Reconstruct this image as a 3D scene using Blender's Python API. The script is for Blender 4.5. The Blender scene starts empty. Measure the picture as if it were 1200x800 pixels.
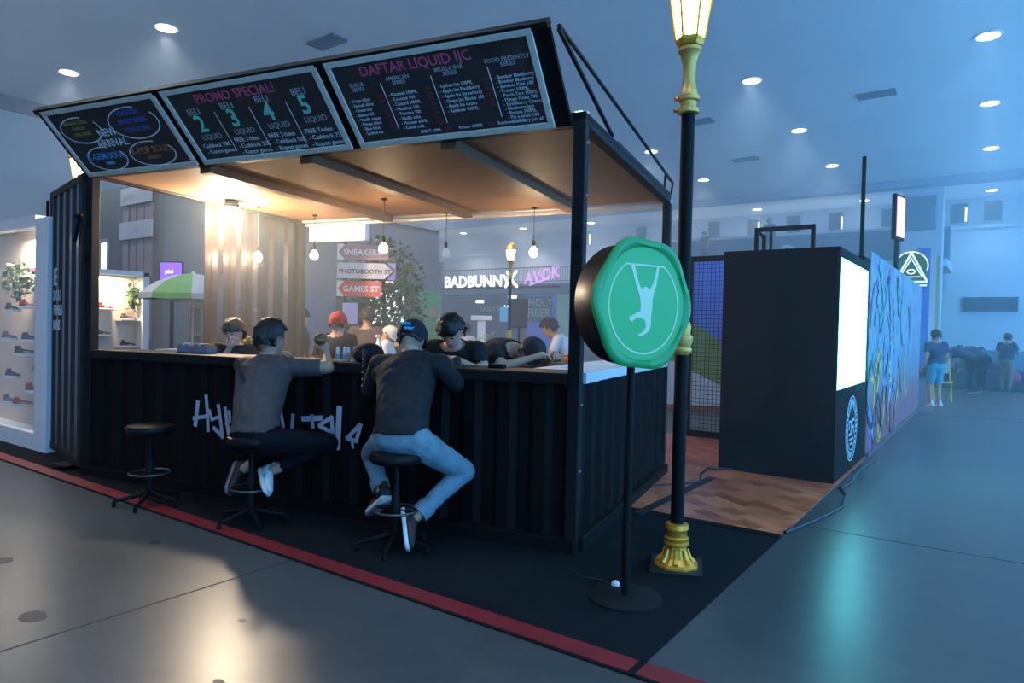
import bpy, bmesh, math, random
import numpy as np
from mathutils import Vector, Matrix, noise
random.seed(7)
S = bpy.context.scene
COL = S.collection
# ------------------------------------------------------------------ camera
YAW, PITCH, ROLL = math.radians(35.4), math.radians(-1.07), math.radians(1.29)
f0 = Vector((-math.sin(YAW), math.cos(YAW), 0)); r0 = Vector((math.cos(YAW), math.sin(YAW), 0)); u0 = Vector((0, 0, 1))
fw = f0*math.cos(PITCH) + u0*math.sin(PITCH); u1 = u0*math.cos(PITCH) - f0*math.sin(PITCH)
rt = r0*math.cos(ROLL) + u1*math.sin(ROLL); up = u1*math.cos(ROLL) - r0*math.sin(ROLL)
cam_d = bpy.data.cameras.new('camera'); cam_d.sensor_width = 36.0; cam_d.lens = 797*36/1200
cam_d.clip_end = 200
cam = bpy.data.objects.new('camera', cam_d); COL.objects.link(cam)
m = Matrix((rt, up, -fw)).transposed().to_4x4(); m.translation = (0, 0, 1.5)
cam.matrix_world = m
S.camera = cam
# ------------------------------------------------------------------ world, exposure
W = bpy.data.worlds.new('world'); S.world = W; W.use_nodes = True
WORLD_COL, WORLD_STR = (0.105, 0.385, 0.82, 1), 5.2
W.node_tree.nodes['Background'].inputs[0].default_value = WORLD_COL
W.node_tree.nodes['Background'].inputs[1].default_value = WORLD_STR
S.view_settings.view_transform = 'Standard'; S.view_settings.look = 'None'
S.view_settings.gamma = 1.0; S.view_settings.use_curve_mapping = False
S.view_settings.exposure = 0.28
S.cycles.use_denoising = True; S.cycles.use_adaptive_sampling = True; S.cycles.adaptive_threshold = 0.03
S.cycles.max_bounces = 6; S.cycles.diffuse_bounces = 3; S.cycles.glossy_bounces = 3
S.cycles.transmission_bounces = 6; S.cycles.volume_bounces = 1; S.cycles.transparent_max_bounces = 12
S.cycles.sample_clamp_indirect = 4.0; S.cycles.sample_clamp_direct = 0.0
S.cycles.caustics_reflective = False; S.cycles.caustics_refractive = False
P_BULB, P_FLOOD, P_CEIL, E_SCREEN = 48.0, 270.0, 400.0, 8.0
HAZE_D = 0.026
# ------------------------------------------------------------------ materials
MATS = {}
def mat(name, col, rough=0.6, metal=0.0, var=0.10, scale=9.0, bump=0.0, emit=None, es=0.0, coat=0.0, rvar=0.0, alpha=1.0, spec=0.5, stretch=None, trans=0.0):
    if name in MATS: return MATS[name]
    M = bpy.data.materials.new(name); M.use_nodes = True; MATS[name] = M
    nt = M.node_tree; b = nt.nodes['Principled BSDF']; L = nt.links.new
    tc = nt.nodes.new('ShaderNodeTexCoord'); nz = nt.nodes.new('ShaderNodeTexNoise')
    nz.inputs['Scale'].default_value = scale; nz.inputs['Detail'].default_value = 5
    src = tc.outputs['Object']
    if stretch:
        mp = nt.nodes.new('ShaderNodeMapping'); mp.inputs['Scale'].default_value = stretch
        L(src, mp.inputs[0]); src = mp.outputs[0]
    L(src, nz.inputs['Vector'])
    mx = nt.nodes.new('ShaderNodeMix'); mx.data_type = 'RGBA'
    mx.inputs[6].default_value = tuple(max(0, c*(1-var*1.6)) for c in col[:3]) + (1,)
    mx.inputs[7].default_value = tuple(min(1, c*(1+var*1.6)) for c in col[:3]) + (1,)
    L(nz.outputs['Fac'], mx.inputs[0]); L(mx.outputs[2], b.inputs['Base Color'])
    b.inputs['Roughness'].default_value = rough; b.inputs['Metallic'].default_value = metal
    b.inputs['Coat Weight'].default_value = coat; b.inputs['Alpha'].default_value = alpha
    b.inputs['Specular IOR Level'].default_value = spec
    b.inputs['Transmission Weight'].default_value = trans
    if rvar:
        mr = nt.nodes.new('ShaderNodeMapRange'); mr.inputs['To Min'].default_value = max(0.02, rough-rvar); mr.inputs['To Max'].default_value = rough+rvar
        L(nz.outputs['Fac'], mr.inputs[0]); L(mr.outputs[0], b.inputs['Roughness'])
    if bump:
        bp = nt.nodes.new('ShaderNodeBump'); bp.inputs['Strength'].default_value = bump; bp.inputs['Distance'].default_value = 0.02
        L(nz.outputs['Fac'], bp.inputs['Height']); L(bp.outputs[0], b.inputs['Normal'])
    if emit:
        b.inputs['Emission Color'].default_value = tuple(emit[:3])+(1,); b.inputs['Emission Strength'].default_value = es
    return M

def ramp_mat(name, build):
    M = bpy.data.materials.new(name); M.use_nodes = True; MATS[name] = M
    build(M.node_tree, M.node_tree.nodes['Principled BSDF'], M.node_tree.links.new)
    return M

def concrete(nt, b, L):
    tc = nt.nodes.new('ShaderNodeTexCoord')
    n1 = nt.nodes.new('ShaderNodeTexNoise'); n1.inputs['Scale'].default_value = 0.55; n1.inputs['Detail'].default_value = 6
    n2 = nt.nodes.new('ShaderNodeTexNoise'); n2.inputs['Scale'].default_value = 7; n2.inputs['Detail'].default_value = 8
    for n in (n1, n2): L(tc.outputs['Object'], n.inputs['Vector'])
    r = nt.nodes.new('ShaderNodeValToRGB'); r.color_ramp.elements[0].position = .3; r.color_ramp.elements[1].position = .75
    r.color_ramp.elements[0].color = (.052, .050, .048, 1); r.color_ramp.elements[1].color = (.088, .085, .080, 1)
    mx = nt.nodes.new('ShaderNodeMath'); mx.operation = 'MULTIPLY_ADD'; mx.inputs[1].default_value = .45
    ad = nt.nodes.new('ShaderNodeMath'); ad.operation = 'MULTIPLY'; ad.inputs[1].default_value = .62
    L(n1.outputs['Fac'], ad.inputs[0]); L(n2.outputs['Fac'], mx.inputs[0]); L(ad.outputs[0], mx.inputs[2]); L(mx.outputs[0], r.inputs[0])
    L(r.outputs[0], b.inputs['Base Color'])
    mr = nt.nodes.new('ShaderNodeMapRange'); mr.inputs['To Min'].default_value = .27; mr.inputs['To Max'].default_value = .36
    L(n1.outputs['Fac'], mr.inputs[0]); L(mr.outputs[0], b.inputs['Roughness'])
    bp = nt.nodes.new('ShaderNodeBump'); bp.inputs['Strength'].default_value = .06; bp.inputs['Distance'].default_value = .01
    L(n2.outputs['Fac'], bp.inputs['Height']); L(bp.outputs[0], b.inputs['Normal'])
    b.inputs['Specular IOR Level'].default_value = .34
M_CONC = ramp_mat('polished_concrete', concrete)

def parquet(nt, b, L):
    tc = nt.nodes.new('ShaderNodeTexCoord'); mp = nt.nodes.new('ShaderNodeMapping'); mp.inputs['Rotation'].default_value = (0, 0, .6)
    L(tc.outputs['Object'], mp.inputs[0])
    br = nt.nodes.new('ShaderNodeTexBrick'); br.inputs['Scale'].default_value = 3.2; br.offset = .5
    br.inputs['Color1'].default_value = (.40, .085, .035, 1); br.inputs['Color2'].default_value = (.85, .24, .10, 1); br.inputs['Mortar'].default_value = (.36, .10, .035, 1)
    br.inputs['Mortar Size'].default_value = .006; br.inputs['Brick Width'].default_value = .75; br.inputs['Row Height'].default_value = .42
    L(mp.outputs[0], br.inputs['Vector'])
    nz = nt.nodes.new('ShaderNodeTexNoise'); nz.inputs['Scale'].default_value = 14; L(tc.outputs['Object'], nz.inputs['Vector'])
    mx = nt.nodes.new('ShaderNodeMix'); mx.data_type = 'RGBA'; mx.blend_type = 'MULTIPLY'; mx.inputs[0].default_value = .35
    L(br.outputs['Color'], mx.inputs[6]); L(nz.outputs['Color'], mx.inputs[7]); L(mx.outputs[2], b.inputs['Base Color'])
    b.inputs['Roughness'].default_value = .28
M_PARQ = ramp_mat('vinyl_parquet', parquet)

def mural(nt, b, L):
    tc = nt.nodes.new('ShaderNodeTexCoord'); mp = nt.nodes.new('ShaderNodeMapping'); mp.inputs['Scale'].default_value = (1, 1.2, .55)
    L(tc.outputs['Object'], mp.inputs[0])
    nz = nt.nodes.new('ShaderNodeTexNoise'); nz.inputs['Scale'].default_value = 3.2; nz.inputs['Detail'].default_value = 4; nz.inputs['Distortion'].default_value = 1.2
    L(mp.outputs[0], nz.inputs['Vector'])
    r = nt.nodes.new('ShaderNodeValToRGB'); cr = r.color_ramp
    cols = [(0.25, (.02, .05, .16)), (.38, (.16, .10, .30)), (.46, (.05, .27, .30)), (.54, (.26, .30, .34)), (.62, (.24, .07, .20)), (.72, (.05, .16, .30)), (.82, (.26, .14, .24))]
    cr.elements[0].position, cr.elements[0].color = cols[0][0], cols[0][1]+(1,)
    cr.elements[1].position, cr.elements[1].color = cols[-1][0], cols[-1][1]+(1,)
    for p, c in cols[1:-1]:
        e = cr.elements.new(p); e.color = c+(1,)
    L(nz.outputs['Fac'], r.inputs[0])
    # lower third is painted mauve-red
    sx = nt.nodes.new('ShaderNodeSeparateXYZ'); L(tc.outputs['Object'], sx.inputs[0])
    n2 = nt.nodes.new('ShaderNodeTexNoise'); n2.inputs['Scale'].default_value = 5; L(mp.outputs[0], n2.inputs['Vector'])
    ma = nt.nodes.new('ShaderNodeMath'); ma.operation = 'MULTIPLY_ADD'; ma.inputs[1].default_value = -1.1; L(n2.outputs['Fac'], ma.inputs[0]); L(sx.outputs['Z'], ma.inputs[2])
    mr = nt.nodes.new('ShaderNodeMapRange'); mr.inputs['From Min'].default_value = -.1; mr.inputs['From Max'].default_value = .55; L(ma.outputs[0], mr.inputs[0])
    mx = nt.nodes.new('ShaderNodeMix'); mx.data_type = 'RGBA'; mx.inputs[6].default_value = (.30, .07, .10, 1)
    L(mr.outputs[0], mx.inputs[0]); L(r.outputs[0], mx.inputs[7]); L(mx.outputs[2], b.inputs['Base Color'])
    b.inputs['Roughness'].default_value = .5
M_MURAL = ramp_mat('spray_paint_mural', mural)

def led(nt, b, L):
    tc = nt.nodes.new('ShaderNodeTexCoord'); nz = nt.nodes.new('ShaderNodeTexNoise'); nz.inputs['Scale'].default_value = .8; L(tc.outputs['Object'], nz.inputs['Vector'])
    mx = nt.nodes.new('ShaderNodeMix'); mx.data_type = 'RGBA'; mx.inputs[6].default_value = (.12, .84, 1, 1); mx.inputs[7].default_value = (.20, .92, 1, 1)
    L(nz.outputs['Fac'], mx.inputs[0]); L(mx.outputs[2], b.inputs['Emission Color']); b.inputs['Emission Strength'].default_value = E_SCREEN
    b.inputs['Base Color'].default_value = (.1, .1, .1, 1)
M_LED = ramp_mat('led_screen', led)

BLK = mat('black_paint', (.0085, .0070, .0062), .55, 0, .15, 14, .04, spec=.08)
BLKM = mat('black_steel', (.0085, .0078, .0075), .55, 0, .15, 30, .04, spec=.1)
DPOST = mat('charcoal_steel', (.015, .0135, .013), .5, 0, .12, 20, .03, spec=.12)
CARPET = mat('black_carpet', (.0085, .010, .0115), .95, 0, .3, 90, .5, spec=.1)
RED = mat('red_tape', (.21, .009, .012), .55, 0, .25, 6)
PLY = mat('plywood', (.27, .145, .072), .6, 0, .16, 3, .05, stretch=(1, 6, 1))
PLYE = mat('plywood_beam', (.23, .125, .065), .55, 0, .15, 5)
FRAME = mat('whitewashed_wood', (.80, .66, .53), .7, 0, .15, 22, .1, stretch=(1, 1, 1))
CHALK = mat('chalkboard', (.042, .034, .031), .62, 0, .25, 6)
C_W = mat('chalk_white', (.88, .86, .84), .9, 0, .15, 60)
C_G = mat('chalk_grey', (.48, .48, .46), .9, 0, .15, 60)
C_T = mat('chalk_turquoise', (.22, .72, .50), .9, 0, .2, 60)
C_P = mat('chalk_pink', (.95, .10, .20), .9, 0, .2, 60)
C_R = mat('chalk_red', (.42, .03, .05), .9, 0, .2, 60)
C_Y = mat('chalk_olive', (.34, .28, .05), .9, 0, .2, 60)
C_B = mat('chalk_blue', (.09, .12, .40), .9, 0, .2, 60)
C_S = mat('chalk_sky', (.08, .38, .72), .9, 0, .2, 60)
C_O = mat('chalk_orange', (.55, .19, .06), .9, 0, .2, 60)
GOLD = mat('gold_paint', (1.0, .36, .04), .36, .55, .2, 25, .08)
GOLDD = mat('antique_gold', (.95, .42, .09), .45, .4, .25, 30, .15)
WHITE = mat('white_paint', (.72, .73, .75), .5, 0, .05, 6)
WGLOSS = mat('white_counter', (.70, .70, .69), .35, 0, .06, 6)
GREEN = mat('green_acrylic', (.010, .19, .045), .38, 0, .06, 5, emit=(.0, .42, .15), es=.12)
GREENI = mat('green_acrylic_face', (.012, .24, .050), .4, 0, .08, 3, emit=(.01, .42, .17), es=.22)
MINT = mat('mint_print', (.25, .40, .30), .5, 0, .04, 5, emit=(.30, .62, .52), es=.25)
GLASS = mat('clear_glass', (.9, .95, 1), .04, 0, .01, 5, alpha=.12)
SKIN = mat('skin', (.46, .25, .16), .55, 0, .10, 14)
SKIN2 = mat('skin_fair', (.58, .33, .22), .55, 0, .10, 14)
HAIR = mat('black_hair', (.012, .010, .009), .5, 0, .3, 60, .5, stretch=(1, 1, .3))
HAIRB = mat('brown_hair', (.06, .038, .022), .5, 0, .35, 60, .5, stretch=(1, 1, .3))
TEEG = mat('grey_brown_tee', (.085, .058, .052), .9, 0, .15, 20, .2)
TEEK = mat('black_tee', (.010, .010, .011), .9, 0, .2, 20, .2)
JACK = mat('black_jacket', (.009, .009, .012), .85, 0, .2, 20, .2)
JEAN = mat('light_blue_denim', (.16, .235, .28), .9, 0, .25, 13, .25)
NAVY = mat('dark_navy_trousers', (.008, .008, .011), .9, 0, .2, 20, .2, spec=.1)
WTEE = mat('white_shirt', (.60, .62, .66), .9, 0, .1, 14, .2)
CAPK = mat('black_cap', (.012, .012, .014), .9, 0, .2, 40, .2)
CAPR = mat('red_cap', (.26, .018, .015), .85, 0, .15, 30, .2)
CAPW = mat('white_cap', (.62, .58, .54), .85, 0, .12, 30, .2)
CYAN = mat('cyan_print', (.02, .42, .75), .7, 0, .05, 20)
SHOEK = mat('black_shoe', (.014, .012, .012), .6, 0, .2, 30)
SHOER = mat('red_shoe', (.40, .02, .025), .6, 0, .15, 30)
SHOEW = mat('white_shoe', (.66, .66, .64), .6, 0, .08, 30)
SHOEB = mat('navy_shoe', (.02, .025, .07), .6, 0, .2, 30)
SHOEG = mat('grey_shoe', (.16, .15, .16), .6, 0, .2, 30)
LEAF = mat('plant_leaf', (.05, .15, .05), .6, 0, .35, 20)
LEAF2 = mat('pale_plant_leaf', (.14, .24, .11), .6, 0, .35, 20)
TRUNK = mat('bark', (.07, .05, .035), .9, 0, .3, 20, .4)
GREYW = mat('grey_booth_wall', (.115, .13, .16), .7, 0, .06, 2)
TEALW = mat('dark_teal_wall', (.035, .075, .10), .6, 0, .1, 2)
HWALL = mat('white_blue_hall_wall', (.55, .62, .70), .75, 0, .05, .6)
HCEIL = mat('blue_white_ceiling', (.80, .86, .90), .8, 0, .05, .4)
HTEAL = mat('teal_wainscot', (.05, .20, .30), .6, 0, .1, 1)
WIND = mat('dark_window', (.03, .08, .13), .2, 0, .1, 2)
VENT = mat('vent_grille', (.10, .14, .19), .6, 0, .1, 5)
CORD = mat('black_cord', (.010, .010, .011), .5, 0, .1, 20)
BLKBOX = mat('matt_black_board', (.011, .0095, .009), .7, 0, .2, 4, spec=.06)
ORANGE = mat('orange_food', (.75, .30, .06), .6, 0, .4, 60)
E_WARM = mat('warm_bulb_glow', (1, .8, .5), .4, emit=(1, .74, .42), es=60)
E_LAN = mat('lantern_glow', (1, .85, .5), .4, emit=(1, .68, .26), es=16.0)
E_BOX = mat('lightbox_glow', (1, .95, .85), .4, emit=(1, .90, .74), es=2.6)
E_DOWN = mat('downlight_glow', (.9, .95, 1), .4, emit=(.86, .95, 1), es=9)
E_SIGN = mat('white_sign_glow', (.9, .93, 1), .4, emit=(.90, .94, 1), es=2.2)
E_PINK = mat('pink_neon', (.9, .5, .8), .4, emit=(.75, .28, .85), es=1.1)
E_PURP = mat('purple_screen', (.3, .1, .8), .4, emit=(.28, .12, .80), es=.9)
E_LOGO = mat('pale_print', (.55, .72, .78), .5, 0, .05, 10)

# ------------------------------------------------------------------ mesh helpers
class MB:
    def __init__(s): s.v = []; s.f = []; s.mi = []
    def add(s, vs, fs, mi=0, M=None):
        o = len(s.v)
        s.v += [tuple(M @ Vector(p)) for p in vs] if M is not None else [tuple(p) for p in vs]
        s.f += [tuple(i+o for i in f) for f in fs]; s.mi += [mi]*len(fs)
        return s
    def box(s, x0, x1, y0, y1, z0, z1, mi=0, M=None):
        v = [(x0,y0,z0),(x1,y0,z0),(x1,y1,z0),(x0,y1,z0),(x0,y0,z1),(x1,y0,z1),(x1,y1,z1),(x0,y1,z1)]
        return s.add(v, [(0,3,2,1),(4,5,6,7),(0,1,5,4),(1,2,6,5),(2,3,7,6),(3,0,4,7)], mi, M)
    def loft(s, rings, mi=0, M=None, cap=True, closed=True):
        n = len(rings[0]); v = [p for r in rings for p in r]; f = []
        for i in range(len(rings)-1):
            for j in range(n if closed else n-1):
                k = (j+1) % n; f.append((i*n+j, i*n+k, (i+1)*n+k, (i+1)*n+j))
        if cap and closed: f.append(tuple(reversed(range(n)))); f.append(tuple(range((len(rings)-1)*n, len(rings)*n)))
        return s.add(v, f, mi, M)
    def lathe(s, prof, c=(0,0,0), n=24, mi=0, M=None, ph=0):
        return s.loft([[(c[0]+r*math.cos(2*math.pi*k/n+ph), c[1]+r*math.sin(2*math.pi*k/n+ph), c[2]+z) for k in range(n)] for r, z in prof], mi, M)
    def tube(s, pts, r, n=8, mi=0, M=None):
        pts = [Vector(p) for p in pts]; rings = []
        rr = r if isinstance(r, (list, tuple)) else [r]*len(pts)
        pu = None
        for i, p in enumerate(pts):
            t = (pts[min(i+1, len(pts)-1)] - pts[max(i-1, 0)]).normalized()
            a = pu if pu is not None else (Vector((0,0,1)) if abs(t.z) < .9 else Vector((1,0,0)))
            x = t.cross(a).normalized(); y = x.cross(t).normalized(); pu = y
            rings.append([tuple(p + x*rr[i]*math.cos(2*math.pi*k/n) + y*rr[i]*math.sin(2*math.pi*k/n)) for k in range(n)])
        return s.loft(rings, mi, M)
    def ell(s, c, ax, n=12, m=8, mi=0, M=None):
        c = Vector(c); X, Y, Z = [Vector(a) for a in ax]; rings = []
        for i in range(m+1):
            t = math.pi*(i+.001)/(m+.002); q = math.sin(t); z = -math.cos(t)
            rings.append([tuple(c + X*q*math.cos(2*math.pi*k/n) + Y*q*math.sin(2*math.pi*k/n) + Z*z) for k in range(n)])
        return s.loft(rings, mi, M)
    def cap(s, p, q, r1, r2, n=10, mi=0):
        p, q = Vector(p), Vector(q); d = (q-p); L = d.length or 1e-4; t = d/L
        a = Vector((0,0,1)) if abs(t.z) < .9 else Vector((1,0,0)); x = t.cross(a).normalized(); y = x.cross(t)
        rings = []
        for an in (-88, -60, -30, 0): rings.append((p + t*r1*math.sin(math.radians(an)), r1*math.cos(math.radians(an))))
        for an in (0, 30, 60, 88): rings.append((q + t*r2*math.sin(math.radians(an)), r2*math.cos(math.radians(an))))
        return s.loft([[tuple(c + x*r*math.cos(2*math.pi*k/n) + y*r*math.sin(2*math.pi*k/n)) for k in range(n)] for c, r in rings], mi)
    def prism(s, poly, d0, d1, mi=0, M=None):       # polygon in local xy, extruded along z from d0 to d1
        n = len(poly)
        return s.loft([[(x, y, d0) for x, y in poly], [(x, y, d1) for x, y in poly]], mi, M)
    def stroke(s, pts, w, d, mi=0, M=None):         # flat ribbon in local xy, thickness d in z
        for (x0,y0), (x1,y1) in zip(pts[:-1], pts[1:]):
            L = math.hypot(x1-x0, y1-y0) or 1e-6; tx, ty = (x1-x0)/L*w*.3, (y1-y0)/L*w*.3; nx, ny = -(y1-y0)/L*w/2, (x1-x0)/L*w/2
            s.prism([(x0-tx+nx,y0-ty+ny),(x0-tx-nx,y0-ty-ny),(x1+tx-nx,y1+ty-ny),(x1+tx+nx,y1+ty+ny)], 0, d, mi, M)
        return s
    def text(s, body, size, M, mi=0, align='LEFT', shear=0.0, line=1.0, bold=0.0):
        c = bpy.data.curves.new('t', 'FONT'); c.body = body; c.size = size; c.align_x = align; c.shear = shear; c.space_line = line
        c.resolution_u = 2; c.extrude = 0.0008; c.offset = bold
        o = bpy.data.objects.new('t', c); me = bpy.data.meshes.new_from_object(o)
        s.add([v.co for v in me.vertices], [tuple(p.vertices) for p in me.polygons], mi, M)
        bpy.data.objects.remove(o); bpy.data.curves.remove(c); bpy.data.meshes.remove(me)
        return s
    def mesh(s, name, mats, smooth=False):
        me = bpy.data.meshes.new(name); me.from_pydata(s.v, [], s.f)
        for q in (mats if isinstance(mats, (list, tuple)) else [mats]): me.materials.append(q)
        me.polygons.foreach_set('material_index', s.mi)
        if smooth: me.polygons.foreach_set('use_smooth', [True]*len(me.polygons))
        me.update(); return me
    def build(s, name, mats, parent=None, smooth=False, bevel=0.0, flip=True):
        me = s.mesh(name, mats, smooth)
        bm = bmesh.new(); bm.from_mesh(me); bmesh.ops.recalc_face_normals(bm, faces=bm.faces); bm.to_mesh(me); bm.free()
        if smooth: me.set_sharp_from_angle(angle=math.radians(45))
        o = bpy.data.objects.new(name, me); COL.objects.link(o)
        if parent: o.parent = parent
        if bevel:
            b = o.modifiers.new('bevel', 'BEVEL'); b.width = bevel; b.segments = 2; b.limit_method = 'ANGLE'
        return o
def tag(o, label=None, cat=None, group=None, kind=None):
    if label: o['label'] = label
    if cat: o['category'] = cat
    if group: o['group'] = group
    if kind: o['kind'] = kind
    return o
def thing(name, label, cat, loc=(0,0,0), rz=0.0, group=None):
    o = bpy.data.objects.new(name, None); o.empty_display_size = .1; COL.objects.link(o)
    o.location = loc; o.rotation_euler = (0, 0, rz); return tag(o, label, cat, group)
def shift(o, loc):      # put the origin of a world-space mesh at its base
    loc = Vector(loc); o.data.transform(Matrix.Translation(-loc)); o.location = loc; return o
def struct(o, label=None): o['kind'] = 'structure'; return tag(o, label)
KO = Vector((-2.246, 3.944, 0)); KR = math.radians(11.45)
KM = Matrix.Translation(KO) @ Matrix.Rotation(KR, 4, 'Z')
def K(x, y, z=0.0): return KM @ Vector((x, y, z))
def light(name, kind, loc, power, col, parent=None, size=.1, **kw):
    d = bpy.data.lights.new(name, kind); d.energy = power; d.color = col
    if kind in ('POINT', 'SPOT'): d.shadow_soft_size = size
    for k, v in kw.items(): setattr(d, k, v)
    o = bpy.data.objects.new(name, d); COL.objects.link(o); o.location = loc
    if parent: o.parent = parent
    return o
# ------------------------------------------------------------------ the hall
HX0, HX1, HY0, HY1, HZ = -22.2, 9.0, -9.0, 35.0, 7.5
FX0 = -34.0
fl = struct(MB().box(FX0, HX1, HY0, HY1, -.2, 0).build('floor', M_CONC), 'polished grey concrete floor of the exhibition hall')
for x0, x1, y0, y1 in ((-3.605, -3.592, -1, 2.72), (-1.2, 8.9, 5.70, 5.712), (4.39, 4.402, -1, 30)):
    MB().box(x0, x1, y0, y1, -.004, .0012).build('floor_joint', mat('joint_filler', (.03, .03, .032), .8), fl)
random.seed(3)
b = MB()
for (x, y, r) in ((-3.9, 1.39, .07), (-4.95, 1.6, .06), (-4.6, 2.35, .04), (-2.6, 1.6, .025), (-3.05, 2.0, .02), (-.2, 3.4, .02), (1.0, 4.4, .03)):
    b.loft([[(x+r*(1+.35*random.random())*math.cos(a*.628), y+.7*r*(1+.35*random.random())*math.sin(a*.628), z) for a in range(10)] for z in (0, .0012)])
b.build('floor_stain', mat('oil_stain', (.022, .022, .026), .5), fl)
struct(MB().box(FX0, HX1, HY0, HY1, HZ, HZ+.2).build('ceiling', HCEIL), 'flat pale ceiling over the hall')
struct(MB().box(FX0, HX1, HY1, HY1+.3, 0, HZ).build('wall_far', HWALL))
struct(MB().box(HX0-.3, HX0, HY0, 18.0, 0, HZ).build('wall_left', HWALL))
struct(MB().box(FX0-.3, FX0, 18.0, HY1, 0, HZ).build('wall_left_far', HWALL))
struct(MB().box(FX0, HX1, HY0-.3, HY0, 0, HZ).build('wall_back', HWALL))
struct(MB().box(HX0, HX0+.25, HY0, 18.0, 7.15, HZ).build('trim_1', VENT))
struct(MB().box(FX0, HX1, 29.7, 30.3, 7.22, HZ).build('trim_2', mat('soffit', (.30, .40, .52), .8)), 'soffit beam across the ceiling')
struct(MB().box(-15, HX1, HY1-.05, HY1, 0, 1.05).build('baseboard_far', HTEAL), 'teal wainscot along the far wall')
struct(MB().box(FX0, HX1, HY1-.12, HY1, 6.20, 6.34).build('trim_3', mat('ledge', (.62, .70, .78), .7)))
wn = 1
for x in (-12.4, -10.4, -8.5, -6.6, -4.4, -1.75, -.55, 1.15, 3.2, -14.4, -16.5, -20.0, -23.5):
    w = struct(MB().box(x, x+.62, HY1-.06, HY1, 6.48, 7.3).build('window_%d' % wn, WIND)); wn += 1
    MB().box(x-.05, x, HY1-.09, HY1, 6.43, 7.34).box(x+.62, x+.67, HY1-.09, HY1, 6.43, 7.34).box(x, x+.62, HY1-.09, HY1, 6.43, 6.48).box(x, x+.62, HY1-.09, HY1, 7.3, 7.34).build('window_frame', HWALL, w)
    if wn % 2: MB().box(x+.53, x+.60, HY1-.075, HY1, 6.52, 7.1).build('pane', E_SIGN, w)
v = struct(MB().box(-1.2, .72, HY1-.10, HY1, 2.68, 3.28).build('wall_vent', WIND), 'long dark grille set in the far wall')
for i in range(5): MB().box(-1.2, .72, HY1-.13, HY1-.08, 2.72+i*.12, 2.755+i*.12).build('slat', VENT, v)
MB().box(-.25, -.2, HY1-.14, HY1-.08, 2.68, 3.28).build('mullion', VENT, v)
# balcony along the far wall
bal = thing('balcony', 'upper gallery with metal railing along the far wall', 'balcony', (-20, 31, 0))
MB().box(-14, 6.2, 0, 3.9, 3.45, 4.0).build('slab', mat('balcony_fascia', (.18, .22, .28), .7), bal)
MB().box(-14, 6.2, 0, .05, 4.86, 4.91).box(-14, 6.2, 0, .04, 4.1, 4.13).build('handrail', BLKM, bal)
b = MB()
for i in range(135): b.box(-14+i*.15, -14+i*.15+.02, 0.01, .03, 4.0, 4.9)
tag(b.build('balusters', VENT, bal), kind='stuff')
bal2 = thing('balcony_parapet', 'teal solid parapet high behind the black screen box', 'parapet', (-7, 32.5, 0))
MB().box(-1.9, -1.1, -.9, -.3, 4.6, 5.0).build('step', HTEAL, bal2)
MB().box(-6.7, 5.4, 0, .2, 4.6, 6.0).build('panel', HTEAL, bal2)
MB().box(-6.7, 5.4, -.06, .26, 6.0, 6.12).build('cap', mat('ledge2', (.62, .70, .78), .7), bal2)
MB().box(-6.7, 5.4, -1.3, 2.3, 4.3, 4.6).build('slab', HWALL, bal2)
MB().text('D', 1.0, Matrix.Translation((-1.15, -.02, 4.9)) @ Matrix.Rotation(math.pi/2, 4, 'X'), bold=.02).build('lettering', C_W, bal2)
# ceiling lights
dl0 = None
def downlight(x, y, z=HZ):
    t = thing('ceiling_downlight', 'round recessed white downlight in the pale ceiling', 'ceiling light', (x, y, z), 0, 'ceiling downlights of the hall')
    MB().lathe([(.20, 0), (.24, 0), (.24, -.03), (.20, -.02)], n=20).build('rim', WHITE, t)
    MB().lathe([(.19, -.005), (.19, -.03), (.05, -.04)], n=20).build('lens', E_DOWN, t)
    light('downlight_lamp', 'SPOT', (0, 0, -.08), P_CEIL*(1.0 if x < -6 else .80 if x < -2 else .62), (.95, .97, 1.0) if x < -6 else (.74, .88, 1.0) if x < -2 else (.36, .70, 1.0), t, .18, spot_size=math.radians(123), spot_blend=.8)
for x in (-18.55, -14.0, -9.5, -4.87, -.29, 4.3):
    for y in (-2.0, 2.6, 7.25, 11.8, 16.4, 21.1, 26.05, 33.4):
        if (x, y) in ((-9.5, 7.25),) or (x > 4 and y > 30): continue
        if x > -9 and x < -4 and y in (7.25, 11.8): continue
        downlight(x, y)
for x in (-27.7, -23.1):  # unseen columns added to brighten the far left of the hall
    for y in (21.1, 26.05, 33.4): downlight(x, y)
for x, y, lb in ((-11.72, 9.48, 'above the PROMO SPECIAL board'), (-2.57, 18.9, 'between downlights above the tall thin pole'), (-7.05, 18.8, 'just beside the lamp post neck'), (-7.15, 23.65, 'farther back behind the lamp post'), (-17.3, 4.6, 'at the top corner above the showcase')):
    t = thing('ceiling_vent', 'small dark air grille in the ceiling ' + lb, 'vent', (x, y, HZ), .0, 'ceiling air grilles')
    MB().box(-.42, .42, -.20, -.16, -.05, 0).box(-.42, .42, .16, .20, -.05, 0).box(-.42, -.38, -.2, .2, -.05, 0).box(.38, .42, -.2, .2, -.05, 0).build('frame', VENT, t)
    for i in range(4): MB().box(-.38, .38, -.13+i*.08, -.10+i*.08, -.045, 0).build('slat', VENT, t)
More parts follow.
